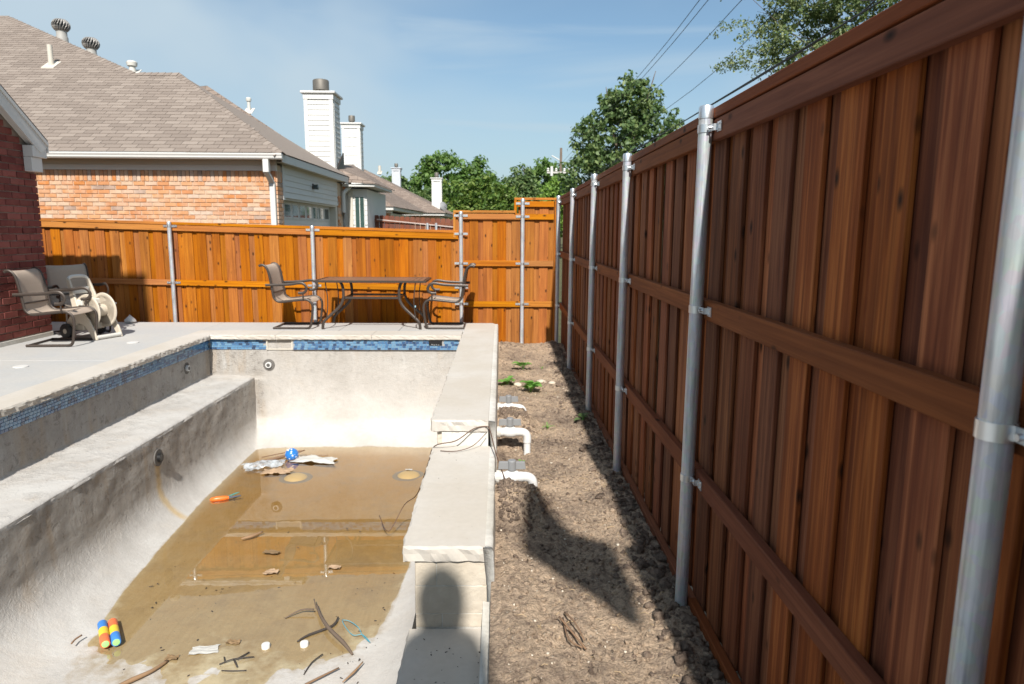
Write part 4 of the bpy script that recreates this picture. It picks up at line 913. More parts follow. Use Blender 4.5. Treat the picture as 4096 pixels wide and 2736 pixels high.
# ------------------------------------------------------------------ patio furniture
def copy_tree(o, parent=None):
    c = o.copy(); COL.objects.link(c); c.parent = parent
    for ch in list(o.children): copy_tree(ch, c)
    return c
def sling_chair(name, label, loc, rz, frame_mat):
    t = tag(empty(name, loc, rz), label, 'patio chair', 'sling patio chairs on the deck')
    side_ = [(-.14, .895), (-.115, .912), (-.075, .908), (-.03, .862), (0, .752), (.038, .492), (.052, .44), (.09, .402), (.15, .392), (.30, .408), (.466, .424), (.528, .416), (.575, .378), (.592, .32), (.586, .232), (.566, .095), (.55, .04), (.515, .014), (.40, .012), (0.02, .012)]
    hw_ = .265
    for s_ in (-1, 1):
        MB().tube([(x, s_*hw_, z) for x, z in side_], .014, 8, sx=1.25, sy=.9, ref=(0, 1, 0), smooth=4).obj('side_rail', frame_mat, t, auto=50)
        yo = s_*(hw_+.03)
        arm = MB().tube([(-.055, yo, .63), (.02, yo, .632), (.15, yo, .636), (.31, yo, .645), (.42, yo, .662), (.485, yo, .65), (.523, yo, .60), (.515, yo, .555), (.475, yo, .522), (.405, yo, .52)], .0115, 8, sx=1.7, sy=.75, ref=(0, 1, 0), smooth=4)
        a = arm.obj('armrest', frame_mat, t, auto=50)
        MB().lathe([(.012, .42), (.009, .445), (.015, .46), (.009, .475), (.012, .52)], (.468, s_*(hw_+.018), 0), 10).obj('arm_support', frame_mat, t, auto=50)
        MB().lathe([(.016, 0), (.016, .012)], (.5, s_*hw_, -.002), 10).obj('foot', BLACKP, t)
    MB().tube([(.02, -hw_, .012), (.02, hw_, .012)], .0125, 8).obj('rear_bar', frame_mat, t, auto=50); MB().tube([(.46, -hw_, .412), (.46, hw_, .412)], .010, 8).obj('seat_bar', frame_mat, t, auto=50); MB().tube([(.03, -hw_, .52), (.03, hw_, .52)], .010, 8).obj('back_bar', frame_mat, t, auto=50)
    # sling
    sp = [Vector((x, 0, z)) for x, z in side_[:13]]; q = []
    for i in range(len(sp)-1):
        p0, p1, p2, p3 = sp[max(i-1, 0)], sp[i], sp[i+1], sp[min(i+2, len(sp)-1)]
        for k in range(4):
            tt = k/4; q.append(.5*((2*p1)+(-p0+p2)*tt+(2*p0-5*p1+4*p2-p3)*tt**2+(-p0+3*p1-3*p2+p3)*tt**3))
    q.append(sp[-1]); V = []; F = []; nw_ = 9
    for i, p in enumerate(q):
        tg = (q[min(i+1, len(q)-1)]-q[max(i-1, 0)]).normalized(); nr = Vector((tg.z, 0, -tg.x))
        for k in range(nw_):
            u_ = -1+2*k/(nw_-1); sag = .012*(1-u_*u_); V.append(p+Vector((0, u_*(hw_-.006), 0))-nr*sag*(-1)+nr*.0)
    for i in range(len(q)-1):
        for k in range(nw_-1): a = i*nw_+k; F.append((a, a+1, a+nw_+1, a+nw_))
    me = mesh(V, F, FABRIC, True); o = inst('sling', me, t); so = o.modifiers.new('s', 'SOLIDIFY'); so.thickness = .006; so.offset = 0
    return t
sling_chair('patio_chair', 'tan sling chair at the left end of the patio table', (-3.28, 10.04, 0), 0, BRONZE)
sling_chair('patio_chair', 'tan sling chair at the right end of the patio table', (-.515, 10.08, 0), R(180), BRONZE)
sling_chair('patio_chair', 'tan sling chair with dark frame nearest the brick wall', (-5.74, 8.46, 0), R(4), BRONZE)
c2 = sling_chair('patio_chair', 'dark-framed sling chair tucked behind the beige hose reel', (-5.98, 9.55, 0), R(-38), BRONZE)
pt = tag(empty('patio_table', (-1.855, 10.11, 0)), 'rectangular bronze patio table with curved metal legs', 'table')
W_, D_ = .80, .39
MB().box(-W_, W_, -D_, -D_+.035, .672, .703).obj('frame_bar', BRONZE, pt, bevel=.004); MB().box(-W_, W_, D_-.035, D_, .672, .703).obj('frame_bar', BRONZE, pt, bevel=.004)
MB().box(-W_, -W_+.035, -D_+.036, D_-.036, .672, .703).obj('frame_bar', BRONZE, pt, bevel=.004); MB().box(W_-.035, W_, -D_+.036, D_-.036, .672, .703).obj('frame_bar', BRONZE, pt, bevel=.004)
TT = m_plain('brown_table_slat', (.19, .115, .08), .4, .1, .06, .1)
for k in range(3):
    for s_ in (-1, 1): a = s_*(W_-.085-k*.075); MB().box(a-.034, a+.034, -D_+.037, D_-.037, .68, .7).obj('slat', TT, pt, bevel=.002)
for k in range(8):
    y0 = -D_+.038+k*.0885; MB().box(-W_+.27, W_-.27, y0, y0+.084, .681, .701).obj('slat', TT, pt, bevel=.002)
for sx_1 in (-1, 1):
    for sy_1 in (-1, 1):
        yb = sy_1*(D_-.06); X = lambda a: sx_1*a
        MB().tube([(X(.44), yb*.85, .675), (X(.415), yb*.85, .63), (X(.40), yb*.85, .55), (X(.405), yb*.87, .43), (X(.46), yb*.9, .32), (X(.58), yb*.95, .205), (X(.675), yb, .115), (X(.695), yb, .06), (X(.7), yb, .0)], .016, 8, sx=1.3, sy=.8, ref=(0, 1, 0), smooth=4).obj('leg', BRONZE, pt, auto=50)
        MB().tube([(X(.64), yb, .675), (X(.63), yb, .58), (X(.615), yb, .45), (X(.62), yb, .3), (X(.64), yb, .155)], .008, 6, ref=(0, 1, 0), smooth=3).obj('leg_strap', BRONZE, pt, auto=50)
    MB().box(sx_1*.40-.012, sx_1*.40+.012, -.28, .28, .43, .455).obj('cross_bar', BRONZE, pt)
for s_ in (-1, 1): MB().box(-.41, .41, s_*.26-.012, s_*.26+.012, .43, .462).obj('stretcher', BRONZE, pt, bevel=.003)
MB().box(.628, .643, -D_+.045, -D_+.065, .32, .345).obj('tag', m_plain('pale_blue_tag', (.3, .5, .6), .6), pt)

# hose reel cart
hr = tag(empty('hose_reel', (-5.33, 8.98, 0), R(-20)), 'beige plastic hose reel cart standing by the brick wall', 'hose reel'); hr.scale = (.92, .8, .95)
SIDE = [(-.30, .10), (-.28, .20), (-.18, .33), (-.06, .39), (.06, .37), (.16, .27), (.24, .12), (.28, 0), (.20, 0), (.14, .10), (.06, .19), (-.04, .21), (-.13, .17), (-.19, .1), (-.22, .06)]
for s_ in (-1, 1):
    MB().prism([(x, s_*.23-.015, z) for x, z in SIDE], (0, .03, 0)).obj('side_frame', BEIGEP, hr, bevel=.006)
    # handle upright, leaning back
    MB().hexa([(-.14, s_*.205-.02, .30), (.0, s_*.205-.02, .30), (.0, s_*.205+.02, .30), (-.14, s_*.205+.02, .30), (-.27, s_*.17-.018, .80), (-.205, s_*.17-.018, .80), (-.205, s_*.17+.018, .80), (-.27, s_*.17+.018, .80)]).obj('handle_upright', BEIGEP, hr, bevel=.01)
    w = MB().lathe([(.03, -.03), (.098, -.03), (.105, -.02), (.105, .02), (.098, .03), (.03, .03)], n=28, axis='y').obj('wheel', BLACKP, hr, (-.22, s_*.30, .105), auto=40); MB().lathe([(.034, -.034), (.034, .034)], n=16, axis='y').obj('hub', BEIGEP, w, auto=40)
MB().tube([(-.24, -.17, .80), (-.25, -.1, .835), (-.25, .1, .835), (-.24, .17, .80)], .024, 10, smooth=4).obj('handle_grip', BEIGEP2, hr, auto=50)
MB().box(-.225, -.195, -.15, .15, .60, .69).obj('hose_guide', BEIGEP2, hr, bevel=.008); MB().box(-.2, .0, -.19, .19, .45, .53).obj('tray', BEIGEP2, hr, bevel=.012)
MB().tube([(.25, -.22, .03), (.25, .22, .03)], .028, 10).obj('front_bar', BEIGEP2, hr, auto=50); MB().tube([(-.22, -.3, .105), (-.22, .3, .105)], .014, 10).obj('axle', BLACKP, hr); MB().box(-.3, .0, -.2, .2, .11, .2).obj('lower_tray', BEIGEP, hr, bevel=.015)
for s_ in (-1, 1):     # drum flanges: rim, spokes, hub
    fl = MB().lathe([(.205, -.012), (.232, -.014), (.24, 0), (.232, .014), (.205, .012), (.205, -.012)], n=36, axis='y').obj('flange', BEIGEP, hr, (.05, s_*.15, .37), auto=40)
    MB().lathe([(.07, -.012), (.07, .012)], n=20, axis='y').obj('flange_hub', BEIGEP, fl, auto=40)
    for k in range(10):
        a = 2*math.pi*k/10; wd = .011 if k % 2 else .027; c_, s2 = math.cos(a), math.sin(a)
        MB().hexa([(c_*.06-s2*wd, -.008, s2*.06+c_*wd), (c_*.06+s2*wd, -.008, s2*.06-c_*wd), (c_*.06+s2*wd, .008, s2*.06-c_*wd), (c_*.06-s2*wd, .008, s2*.06+c_*wd), (c_*.21-s2*wd, -.008, s2*.21+c_*wd), (c_*.21+s2*wd, -.008, s2*.21-c_*wd), (c_*.21+s2*wd, .008, s2*.21-c_*wd), (c_*.21-s2*wd, .008, s2*.21+c_*wd)]).obj('spoke', BEIGEP, fl)
MB().lathe([(.085, -.14), (.085, .14)], n=24, axis='y').obj('drum', BEIGEP, hr, (.05, 0, .37), auto=40)
MB().tube([(.05, .18, .37), (.05, .26, .37), (.12, .27, .45), (.12, .32, .45)], .012, 8).obj('crank', GREYP, hr)
# white crumpled bag by the fence
V = np.array([v*(1+.35*noise.noise(tuple(v*2.2)))*np.array([.09, .06, .07]) for v in IV]); V[:, 2] = np.where(V[:, 2] > 0, V[:, 2]*(1.5-np.abs(V[:, 0])*9), V[:, 2]*.3)
tag(inst('plastic_scrap', npmesh(V, IF, WHITE), None, (-5.62, 10.38, .02)), 'small white plastic scrap on the deck by the orange fence', 'scrap')

# ------------------------------------------------------------------ pvc valves
def valve(y, zc, label, riser=.5, xe=.175, s=1.0):
    t = tag(empty('pipe_valve', (0, y, zc)), label, 'valve', 'PVC valves beside the stone wall')
    MB().tube([(-.05, 0, 0), (.03, 0, 0)], .031*s, 16).obj('pipe', PVC, t, auto=40)
    MB().lathe([(.036*s, .0), (.036*s, .035), (.043*s, .045), (.047*s, .07), (.047*s, .095), (.043*s, .12), (.036*s, .13), (.036*s, .155)], n=18, axis='x').obj('valve_body', PVC, t, auto=40)
    MB().lathe([(.022*s, .03), (.022*s, .062*s)], (.083, 0, 0), 14).obj('stem', PVC, t, auto=40)
    h = MB().lathe([(.026*s, .046), (.03*s, .05), (.03*s, .116), (.024*s, .122)], (.083, 0, 0), 16); 
    h.hexa([(-.012, -.012, .056), (.178, -.012, .056), (.178, .012, .056), (-.012, .012, .056), (-.006, -.010, .110), (.172, -.010, .110), (.172, .010, .110), (-.006, .010, .110)]); h.obj('handle', GREYP, t, bevel=.003)
    MB().tube([(.15, 0, 0), (xe-.01, 0, 0), (xe+.02, 0, -.004), (xe+.043, 0, -.02), (xe+.052, 0, -.05), (xe+.052, 0, -.09)], .034*s, 16, ref=(0, 1, 0), smooth=4).obj('elbow', PVC, t, auto=60)
    MB().tube([(xe+.052, 0, -.08), (xe+.052, 0, -riser)], .029*s, 16).obj('riser', PVC, t, auto=40)
    MB().lathe([(.044, -.02), (.05, .0), (.042, .012)], n=16, axis='x').obj('mortar_collar', STUCCO, t, (-.005, 0, 0)); return t
valve(6.45, -.285, 'half-buried white PVC valve farthest along the stone wall'); valve(5.50, -.245, 'middle white PVC valve standing clear of the dirt with elbow'); valve(4.50, -.265, 'half-buried white PVC valve nearest the viewer')

# ------------------------------------------------------------------ weeds
def weed(x, y, n_, s, label, mat=LEAF_W, fern=False):
    t = tag(empty('weed', (x, y, dirt_z(x, y))), label, 'weed', 'weeds in the dirt strip'); st = MB(); 
    for k in range(n_):
        a = k*2.4+random.uniform(-.3, .3); el = random.uniform(.25, 1.0); ln = s*random.uniform(.7, 1.15); h = s*random.uniform(.15, .9)
        b = Vector((0, 0, h*.6)); d = Vector((math.cos(a)*math.cos(el), math.sin(a)*math.cos(el), math.sin(el)*.8)); side_v = d.cross(Vector((0, 0, 1))).normalized(); u = side_v.cross(d).normalized()
        st.tube([(0, 0, -.02), b*.6, b+d*ln*.25], [.005, .004, .002], 5)
        V = []; F = []; nn = 7
        for i in range(nn):
            tt = i/(nn-1); w_ = ln*(.46 if not fern else .1)*math.sin(math.pi*min(1, tt*.93+.05))**.8*(1.15-tt*.6); c_ = b+d*ln*(.25+tt)-Vector((0, 0, 1))*ln*.35*tt*tt
            V += [c_-side_v*w_+u*w_*.25, c_, c_+side_v*w_+u*w_*.25]
        for i in range(nn-1):
            q = i*3; F += [(q, q+1, q+4, q+3), (q+1, q+2, q+5, q+4)]
        inst('leaf', mesh(V, F, mat, True), t)
    st.obj('stem', LEAF_W, t)
weed(.09, 7.85, 9, .125, 'leafy green weed beside the stone wall'); weed(.345, 7.55, 12, .15, 'largest leafy weed in the middle of the dirt strip'); weed(.30, 8.7, 10, .14, 'dark leafy weed farthest along the dirt strip')
weed(.44, 6.15, 9, .07, 'tiny feathery weed in the tan soil', LEAF_W, True); weed(.80, 6.35, 7, .09, 'dark weed in the fence shadow at a post', LEAF_D); weed(.55, 8.75, 5, .06, 'tiny pale sprout beside the far weed', LEAF_Y, True)
weed(.17, 5.25, 3, .03, 'tiny green sprout below the middle valve')

# ------------------------------------------------------------------ debris in the pool
WZ = -1.45
def m_ball():
    g = G('beach_ball', .3, 0, .5); tc = g.n('ShaderNodeTexCoord').outputs['Object']; sx = g.n('ShaderNodeSeparateXYZ', {0: tc}); z = sx.outputs[2]
    vv = g.n('ShaderNodeMapping', {0: tc, 'Scale': (26, 26, 26)}).outputs[0]; d = g.n('ShaderNodeTexVoronoi', {'Vector': vv, 'Scale': 1.0, 'Randomness': .25}).outputs[0]
    blue = g.mix(g.ramp(d, [(.24, 1.0), (.28, 0.0)]), (.02, .16, .5), (.85, .85, .85)); low = g.mix(g.ramp(g.math('ADD', g.math('MULTIPLY', z, 6), .5), [(.22, 1.0), (.25, 0.0)]), (.78, .74, .7), (.55, .05, .03))
    g.col(g.mix(g.ramp(g.math('ADD', g.math('MULTIPLY', z, 6), .5), [(.36, 0.0), (.38, 1.0)]), low, blue)); return g.m
V = IV
ball = tag(empty('toy_ball', (-2.63, 8.33, WZ+.055)), 'blue toy ball with white dots floating in the puddle', 'ball')
sb = bmesh.new(); bmesh.ops.create_uvsphere(sb, u_segments=32, v_segments=20, radius=.083); bme_ = bpy.data.meshes.new('b'); sb.to_mesh(bme_); sb.free(); bme_.materials.append(m_ball()); bme_.polygons.foreach_set('use_smooth', [True]*len(bme_.polygons)); inst('shell', bme_, ball, (0, 0, 0), (R(22), R(-8), R(20)))
MB().prism([(-.032, -.012, 0), (-.026, .018, 0), (.016, .012, 0), (.014, .002, 0), (-.016, .004, 0), (-.022, -.014, 0)], (0, 0, .002)).obj('printed_mark', WHITE, ball, (-.02, -.03, .076), (R(18), R(-12), R(25)))
def sheet(name, label, poly_c, w, h, mat, loc, rz, amp=.03, n=16, cat='litter', seed=0, arch=0, irregular=.25):
    V = []; F = []
    for j in range(n+1):
        for i in range(n+1):
            u_, v_ = i/n*2-1, j/n*2-1; e = 1+irregular*fbm(u_*1.3+seed, v_*1.3, 2.2, 3)*1.6
            z = amp*(fbm(u_*2.2+seed, v_*2.2, 5.5, 4)+.35*abs(fbm(u_*5, v_*5+seed, 1.5, 3)))+arch*(1-u_*u_)*(1-v_*v_)
            V.append((u_*w*e*(1-.25*v_*poly_c), v_*h*e, max(z, -.004)))
    for j in range(n):
        for i in range(n): a = j*(n+1)+i; F.append((a, a+1, a+n+2, a+n+1))
    return tag(inst(name, mesh(V, F, mat, True), None, loc, (0, 0, rz)), label, cat)
WBAG = m_plain('white_film', (.5, .485, .45), .5, 0, .05, .3, 20)
def m_clear():
    g = G('clear_film', .2, 0, .6); n = g.noise(g.coord(), 14, 4, .6); g.col((.55, .6, .64)); tr = g.n('ShaderNodeBsdfTransparent'); mx = g.n('ShaderNodeMixShader', {0: g.ramp(n, [(.35, .25), (.65, .75)]), 1: tr.outputs[0], 2: g.b.outputs[0]}); g.nt.links.new(mx.outputs[0], g.nt.nodes['Material Output'].inputs[0]); g.bump(n, .6, .01); return g.m
CLEAR = m_clear(); TANP = m_plain('soggy_tan_litter', (.38, .26, .165), .8, 0, .25, .9, 30); TANP2 = m_plain('wet_leaf_mush', (.22, .14, .07), .7, 0, .2, .8, 40)
sheet('plastic_bag', 'torn white plastic bag floating right of the toy ball', .6, .26, .11, WBAG, (-2.32, 8.26, WZ+.012), R(-8), .05, seed=3, arch=.03)
sheet('plastic_bag', 'clear crumpled plastic bag floating left of the toy ball', -.5, .23, .12, CLEAR, (-2.89, 8.05, WZ+.012), R(25), .07, seed=9, arch=.04)
sheet('leaf_litter', 'crumpled tan litter floating in front of the toy ball', 0, .17, .085, TANP, (-2.66, 7.86, WZ+.008), R(6), .045, seed=14, arch=.02)
sheet('paper_scrap', 'soggy white paper scrap at the near edge of the puddle', .3, .09, .045, WBAG, (-2.03, 4.33, WZ+.004), R(10), .012, seed=21)
sheet('leaf_litter', 'brown leaf mush left of the soggy paper', .1, .045, .03, TANP2, (-2.21, 4.24, WZ+.006), 0, .03, 8, seed=30)
sheet('leaf_litter', 'brown leaf mush right of the soggy paper', .1, .05, .025, TANP2, (-1.87, 4.42, WZ+.006), 0, .03, 8, seed=33)
sheet('leaf_litter', 'small tan leaf clump floating in the fence reflection', .1, .055, .035, TANP, (-1.93, 5.42, WZ+.004), 0, .03, 8, seed=36)
sheet('leaf_litter', 'small tan leaf clump by the reflected post', .1, .05, .03, TANP, (-1.42, 5.5, WZ+.004), 0, .03, 8, seed=39)
sheet('leaf_litter', 'loose brown leaf strip in the darker reflection', .1, .07, .03, TANP2, (-2.05, 5.78, WZ+.004), R(-10), .02, 8, seed=42)
sheet('paper_scrap', 'tiny white scrap resting on the drain cover', .1, .04, .02, WBAG, (-1.10, 7.92, WZ+.006), 0, .01, 6, seed=45)
dr = m_plain('yellowed_drain_plastic', (.40, .29, .11), .6); DSTAIN = m_plain('dark_drain_ring', (.12, .1, .085), .9)
for (x, y, l) in ((-2.43, 7.80, 'domed drain cover beside the tan litter'), (-1.10, 7.88, 'domed drain cover on the right of the pool floor')):
    z = zfloor(x, y); t = tag(empty('drain_cover', (x, y, z)), l, 'drain'); MB().lathe([(.135, .0), (.13, .012), (.09, .035), (.04, .046), (.01, .048)], n=26).obj('dome', dr, t, auto=60); MB().lathe([(.2, -.004), (.19, .004), (.13, .006)], n=26).obj('gasket', DSTAIN, t)
def stick(name, label, pts, r_, mat, twigs=(), cat='stick', smooth=3):
    t = tag(empty(name, pts[0]), label, cat); o = Vector(pts[0])
    MB().tube([Vector(p)-o for p in pts], r_, 7, smooth=smooth).obj('stem', mat, t, smooth=True)
    for (tp, tr_) in twigs: MB().tube([Vector(p)-o for p in tp], tr_, 6, smooth=smooth).obj('twig', mat, t, smooth=True)
    return t
F0 = WZ+.01
stick('branch', 'thick dead branch lying in the near corner of the puddle', [(-1.40, 4.86, F0+.02), (-1.33, 4.7, F0+.025), (-1.22, 4.52, F0+.03), (-1.08, 4.36, F0+.02), (-1.0, 4.26, F0)], [.006, .011, .014, .014, .008], BARK, [([(-1.60, 4.72, F0-.01), (-1.5, 4.78, F0+.02), (-1.40, 4.78, F0+.025)], [.004, .006, .007]), ([(-1.39, 4.8, F0+.02), (-1.43, 4.9, F0+.04)], .004)])
stick('stick', 'thin dark stick crossing under the dead branch', [(-1.42, 4.42, F0-.006), (-1.36, 4.49, F0), (-1.22, 4.6, F0+.002), (-1.2, 4.7, F0+.01)], [.006, .008, .008, .006], TWIG_D)
stick('stick', 'small dark curved twig left of the pale sticks', [(-1.27, 4.05, F0), (-1.25, 4.16, F0+.008), (-1.2, 4.25, F0+.01)], .004, TWIG_D)
stick('stick', 'short dark twig in front of the white caps', [(-1.82, 4.1, F0-.004), (-1.74, 4.09, F0), (-1.66, 4.1, F0-.004)], .004, TWIG_D)
stick('stick', 'long brown stick on the dry floor at the bottom edge', [(-1.36, 3.78, F0+.012), (-1.22, 3.92, F0+.022), (-1.05, 4.08, F0+.025)], [.006, .008, .005], TWIG)
stick('stick', 'short pale stick on the dry floor near the stone wall', [(-.99, 3.93, F0+.03), (-.94, 4.02, F0+.035), (-.9, 4.12, F0+.04)], [.004, .008, .004], STICKW)
stick('stick', 'split reddish stick at the near left of the puddle', [(-2.45, 3.85, F0+.02), (-2.34, 3.99, F0+.012), (-2.26, 4.08, F0+.012), (-2.22, 4.2, F0)], [.008, .016, .012, .01], STICKW)
stick('stick', 'brown chip of wood floating in the puddle', [(-2.42, 6.05, WZ+.002), (-2.34, 6.1, WZ+.006), (-2.27, 6.2, WZ+.004)], [.006, .017, .008], STICKW)
stick('stick', 'driftwood stick behind the toy ball', [(-3.10, 8.05, WZ+.01), (-2.9, 8.2, WZ+.02), (-2.7, 8.38, WZ+.03), (-2.52, 8.52, WZ+.05)], [.012, .022, .018, .006], TWIG, [([(-3.0, 8.3, WZ+.03), (-2.75, 8.45, WZ+.04), (-2.55, 8.5, WZ+.05)], .006), ([(-2.5, 8.42, WZ+.01), (-2.2, 8.44, WZ+.01)], .004)])
stick('stick', 'dark leafy twig beside the soggy paper scrap', [(-1.86, 4.16, F0), (-1.78, 4.2, F0+.012), (-1.66, 4.24, F0)], .004, TWIG_D, [([(-1.78, 4.2, F0+.01), (-1.73, 4.13, F0)], .005), ([(-1.76, 4.2, F0+.01), (-1.71, 4.29, F0)], .005), ([(-1.83, 4.18, F0+.004), (-1.86, 4.24, F0)], .004)])
stick('stick', 'short brown twig beside the striped toys', [(-2.93, 4.33, -1.395), (-2.935, 4.38, -1.395), (-2.92, 4.43, -1.395)], .006, TWIG)
for (x, y, l, r_) in ((-1.62, 4.36, 'left of the two white caps on the wet floor', .029), (-1.36, 4.38, 'right of the two white caps on the wet floor', .029)):
    tag(MB().lathe([(r_, 0), (r_, .025), (r_*.93, .03), (r_*.3, .033)], n=20).obj('white_cap', PVC, None, (x, y, WZ-.004), auto=40), l, 'cap', 'white caps on the pool floor')
ORG = m_plain('orange_plastic', (.8, .15, .02), .35, 0, .05, .05); NAVY = m_plain('grey_fin', (.06, .07, .1), .5); TEAL = m_plain('teal_fin', (.05, .3, .28), .5)
dt = tag(empty('dive_toy', (-3.0, 7.0, WZ+.012), R(20)), 'orange torpedo dive toy with dark tail in the puddle', 'toy')
MB().lathe([(.004, -.1), (.022, -.08), (.028, -.03), (.026, .04), (.016, .09)], n=16, axis='x').obj('body', ORG, dt, auto=60); MB().tube([(.08, 0, 0), (.14, .0, .0), (.21, .01, .002)], [.013, .01, .008], 8).obj('tail', NAVY, dt); MB().prism([(.08, .01, .012), (.16, .08, .012), (.2, .09, .012), (.12, .015, .012)], (0, 0, .004)).obj('fin', TEAL, dt)
BL, YE, OR2, LG = m_plain('blue_foam', (.05, .22, .6), .55), m_plain('yellow_foam', (.8, .56, .05), .55), m_plain('orange_foam', (.8, .17, .06), .55), m_plain('lime_foam', (.35, .7, .25), .55)
for (dx, cols, l) in ((0, (OR2, YE, BL), 'striped dive stick with blue far end'), (.066, (BL, YE, OR2), 'striped dive stick with orange far end')):
    t = tag(empty('dive_stick', (-2.70+dx*.83, 4.33+dx*.5, -1.40-dx*.12), R(3)), l, 'pool toy', 'striped dive sticks'); t.rotation_euler = (R(-2), R(6), R(33))
    for k in range(3): MB().lathe([(.028 if k == 0 else .0315, -.0 + k*.105), (.0315, .006+k*.105), (.0315, .1045+k*.105), (.0315 if k < 2 else .025, .105+k*.105+(.004 if k == 2 else 0))], n=20, axis='y').obj('band', cols[k], t, auto=50)
    MB().lathe([(.01, -.006), (.022, -.004), (.024, .001)], n=16, axis='y').obj('end_plug', LG, t, auto=50)
CORD = m_plain('blue_cord', (.07, .33, .43), .5)
stick('string', 'loop of bright blue string beside the dead branch', [(-1.16, 4.66, F0+.012), (-1.1, 4.63, F0+.02), (-1.02, 4.55, F0+.02), (-.97, 4.46, F0+.012), (-.9, 4.37, F0+.016), (-.97, 4.46, F0+.02), (-1.04, 4.46, F0+.016), (-1.12, 4.57, F0+.016), (-1.16, 4.65, F0+.016)], .0024, CORD, (), 'string')
WIRE = m_plain('rusty_wire', (.13, .075, .05), .6, .3)
stick('wire', 'long brown wire looping over the stone wall into the pool', [(-1.17, 6.3, WZ+.12), (-1.05, 6.1, WZ+.05), (-.92, 6.25, WZ+.25), (-.75, 5.9, -.95), (-.58, 5.3, -.45), (-.49, 4.93, -.185), (-.33, 4.92, -.14), (-.2, 4.96, -.06), (-.1, 4.97, -.045), (-.07, 4.9, -.07), (-.03, 4.7, -.16), (.04, 4.4, -.26), (.12, 4.15, -.36), (.2, 3.95, -.39)], .0042, WIRE, (), 'wire', 5)
stick('wire', 'thin second wire strand lying on the stone step', [(-.44, 4.85, -.194), (-.32, 4.83, -.19), (-.2, 4.88, -.165), (-.1, 4.93, -.08)], .003, WIRE, (), 'wire', 4)
stick('stick', 'bundle of dry twigs lying on the dirt', [(.28, 2.95, dirt_z(.28, 2.95)+.035), (.33, 2.85, dirt_z(.33, 2.85)+.03), (.38, 2.74, dirt_z(.38, 2.74)+.03)], .005, TWIG, [([(.3, 2.98, dirt_z(.3, 2.98)+.03), (.31, 2.8, dirt_z(.31, 2.8)+.035), (.365, 2.74, dirt_z(.36, 2.74)+.03)], .004), ([(.31, 3.0, dirt_z(.31, 3.0)+.04), (.35, 2.9, dirt_z(.35, 2.9)+.04), (.38, 2.8, dirt_z(.38, 2.8)+.03)], .004)])

# ------------------------------------------------------------------ trees
def tree(name, label, base, trunk_h, trunk_r, blobs, ncl, per, leaf, mat, spread=.5, group=None, limbs=True, lz=.5):
    t = tag(empty(name, base), label, 'tree', group); B0 = np.array(base); bl_ = np.array(blobs, float)
    m = MB(); tr = [(0, 0, -.3), (.05*trunk_h*.3, 0, trunk_h*.35), (.0, .1, trunk_h*.75), (0, 0, trunk_h)]
    m.tube(tr, [trunk_r*1.25, trunk_r, trunk_r*.75, trunk_r*.5], 8, smooth=2)
    if limbs:
        for b in bl_:
            e = Vector(b[:3]); s_ = Vector((0, 0, trunk_h*random.uniform(.45, .95))); mid = (s_+e)*.5+Vector((random.uniform(-.3, .3), random.uniform(-.3, .3), -.25))
            m.tube([s_, mid, e, e+(e-mid)*.5], [trunk_r*.42, trunk_r*.3, trunk_r*.16, trunk_r*.05], 6, smooth=3)
    m.obj('trunk', BARK, t, smooth=True)
    vol = bl_[:, 3]*bl_[:, 4]+bl_[:, 3]*bl_[:, 5]; pk = rng.choice(len(bl_), ncl, p=vol/vol.sum())
    d = rng.normal(size=(ncl, 3)); d /= np.linalg.norm(d, axis=1)[:, None]; rad = rng.uniform(.45, 1.05, ncl)[:, None]**.6
    cen = bl_[pk, :3]+d*rad*bl_[pk, 3:6]
    csz = rng.uniform(.5, 1.25, ncl)*spread
    ci = np.repeat(np.arange(ncl), per); n_ = len(ci); g_ = rng.normal(size=(n_, 3)); g_ /= np.linalg.norm(g_, axis=1)[:, None]; g_ *= rng.uniform(.2, 1, n_)[:, None]**.5
    pos = cen[ci]+g_*csz[ci][:, None]*np.array([1, 1, .7])
    nor = g_*.8+rng.normal(size=(n_, 3))*.5+np.array([0, 0, lz]); nor /= np.linalg.norm(nor, axis=1)[:, None]
    a = np.cross(nor, rng.normal(size=(n_, 3))); a /= np.linalg.norm(a, axis=1)[:, None]; b = np.cross(nor, a); sz = leaf*rng.uniform(.6, 1.35, n_)[:, None]
    V = np.stack([pos-a*sz, pos-b*sz*.55+nor*sz*.1, pos+a*sz, pos+b*sz*.55+nor*sz*.1], 1).reshape(-1, 3); F = np.arange(n_*4).reshape(-1, 4)
    inst('crown', npmesh(V, F, mat), t); return t
TG = 'trees beyond the far fence'
tree('broad_tree', 'broad bright green tree behind the far white chimney', (-5.2, 70, -.5), 6, .3, [(-2.6, 0, 5.2, 2.4, 2, 2.4), (0, 0, 6.6, 3.0, 2.4, 2.9), (2.4, 0, 6.0, 2.2, 2, 2.3), (-.5, -.5, 4.2, 4.2, 2, 2.2), (3.9, 0, 5.0, 1.5, 1.5, 2.6), (3.0, .3, 8.0, .9, .9, 1.0), (-1.6, 0, 8.2, 1.2, 1.2, 1.2)], 620, 22, .22, LEAF_B, .75, TG)
tree('dense_shrub', 'olive green tall shrub mass in front of the broad bright tree', (-1.3, 50, -.5), 2.5, .16, [(-1.6, 0, 3.6, 1.7, 1.4, 2.2), (0, 0, 3.9, 1.9, 1.4, 1.9), (1.4, 0, 3.2, 1.5, 1.3, 2.0), (-.3, -.4, 2.2, 3.0, 1.4, 1.8)], 520, 22, .15, LEAF_O, .5, TG)
